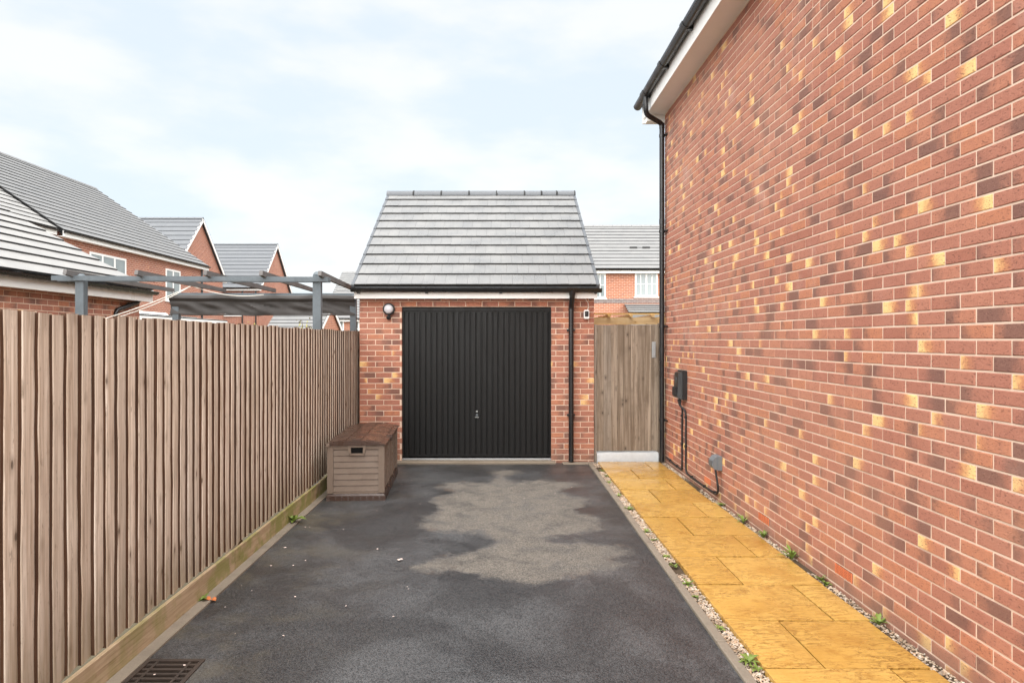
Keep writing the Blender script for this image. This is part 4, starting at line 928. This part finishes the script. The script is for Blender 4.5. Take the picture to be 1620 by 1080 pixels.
weed(466, 827, 11, .13, .016, .95, 'largest leafy dandelion at the foot of the fence near the storage box', 'weeds by the fence', xfix=-1.90)
weed(323, 951, 8, .055, .010, .8, 'small green weed growing from the gravel board above an orange leaf', 'weeds by the fence', xfix=-1.915)
Z1 = [(100, 78, 9, .05), (118, 102, 8, .045), (140, 132, 9, .06), (190, 195, 10, .06), (243, 260, 10, .07), (312, 368, 9, .06), (370, 408, 8, .05), (405, 484, 8, .045), (455, 532, 8, .05), (490, 618, 11, .055), (580, 680, 7, .04), (650, 828, 7, .04), (790, 990, 12, .085), (850, 1022, 7, .05)]
ordn = ['first', 'second', 'third', 'fourth', 'fifth', 'sixth', 'seventh', 'eighth', 'ninth', 'tenth', 'eleventh', 'twelfth', 'thirteenth', 'fourteenth']
for i, (x, y, n, l) in enumerate(Z1):
    weed(920 + x / 3, 720 + y / 3, n, l, .007, .75, '%s low green weed from the gate in the gravel beside the kerb' % ordn[i], 'weeds in the gravel strip', .003, xfix=1.30 + random.uniform(-.02, .02))
Z2 = [(1141 + 7, 802, 8, .07), (1178, 828, 10, .12), (1215, 852, 10, .09), (1266, 886, 14, .14), (1306, 921, 8, .06), (1322, 927, 7, .06), (1398, 990, 11, .075)]
for i, (x, y, n, l) in enumerate(Z2):
    weed(x, y, n, l, .009, 1.1, '%s green weed from the gate at the foot of the house wall' % ordn[i], 'weeds along the house wall', .003, xfix=2.236)
p = gnd(333, 951)
mb = weed_mesh(2, .05, .018, .5, 9, False); mb.v = [(a + p.x, b + p.y, c + .004) for a, b, c in mb.v]; tag(mb.build('dead_leaf', 'dleaf', None), 'curled orange dead leaf on the tarmac edge by the fence', 'leaf')
p = gnd(632, 887); mb = weed_mesh(3, .03, .011, .3, 12, False); mb.v = [(a + p.x, b + p.y, c + .006) for a, b, c in mb.v]; tag(mb.build('petal', 'petal', None), 'single pale pink petal lying in the middle of the drive', 'petal')
mb = MB(); rg = random.Random(21)
for i in range(44):
    x = rg.uniform(-1.8, 1.15); y = rg.uniform(3.3, 9.0); s = rg.uniform(.003, .008)
    if i < 30: x = -1.8 + abs(rg.gauss(0, .35))
    T = Matrix.Translation((x, y, .006)) @ Matrix.Rotation(rg.uniform(0, 6), 4, 'Z') @ Matrix.Rotation(rg.uniform(-.3, .3), 4, 'X') @ Matrix.Diagonal((s * rg.uniform(.8, 1.8), s, s * .4, 1))
    mb.add([(1, 0, 0), (0, 1, 0), (-1, .2, 0), (-.1, -1, 0), (0, 0, 1)], [(0, 1, 4), (1, 2, 4), (2, 3, 4), (3, 0, 4)], 0, T)
mb.build('grit', 'petal', None, 'stuff')['label'] = 'scattered pale grit and petals on the tarmac'
def shrub(label, c, h, w, n, seed):
    t = thing('shrub', label, 'shrub', (c[0], c[1], 0), 0, 'shrubs behind the fence'); rg = random.Random(seed); mb = MB(); mt = MB()
    for b in range(7):
        a = rg.uniform(0, 6.28); q = Vector((c[0] + math.cos(a) * w * rg.uniform(.2, .9), c[1] + math.sin(a) * w * rg.uniform(.2, .9), h * rg.uniform(.8, 1.0))); mid = Vector((c[0], c[1], h * .45)).lerp(q, .4)
        mt.tube([(c[0], c[1], -.06), mid, q], [.016, .009, .003], 5)
        for k in range(n // 7):
            o = q.lerp(mid, rg.random() ** 1.3) + Vector((rg.gauss(0, .06), rg.gauss(0, .06), rg.gauss(0, .05))); s = rg.uniform(.015, .032)
            T = Matrix.Translation(o) @ Matrix.Rotation(rg.uniform(0, 6.3), 4, 'Z') @ Matrix.Rotation(rg.uniform(-1, 1), 4, 'X') @ Matrix.Diagonal((s, s * 1.7, s, 1)); mb.add([(0, -1, 0), (.6, 0, .15), (0, 1, 0), (-.6, 0, .15)], [(0, 1, 2), (0, 2, 3)], 0, T)
    mt.build('stem', 'bark', t); mb.build('foliage', 'leaf_y', t)
p = px(392, 505, 11.6); shrub('yellow green shrub peeping over the fence below the canopy', (p.x, p.y), p.z + .06, .42, 420, 3)
p = px(487, 508, 12.2); shrub('yellow green shrub beside the right pergola post', (p.x, p.y), p.z + .04, .16, 260, 5)
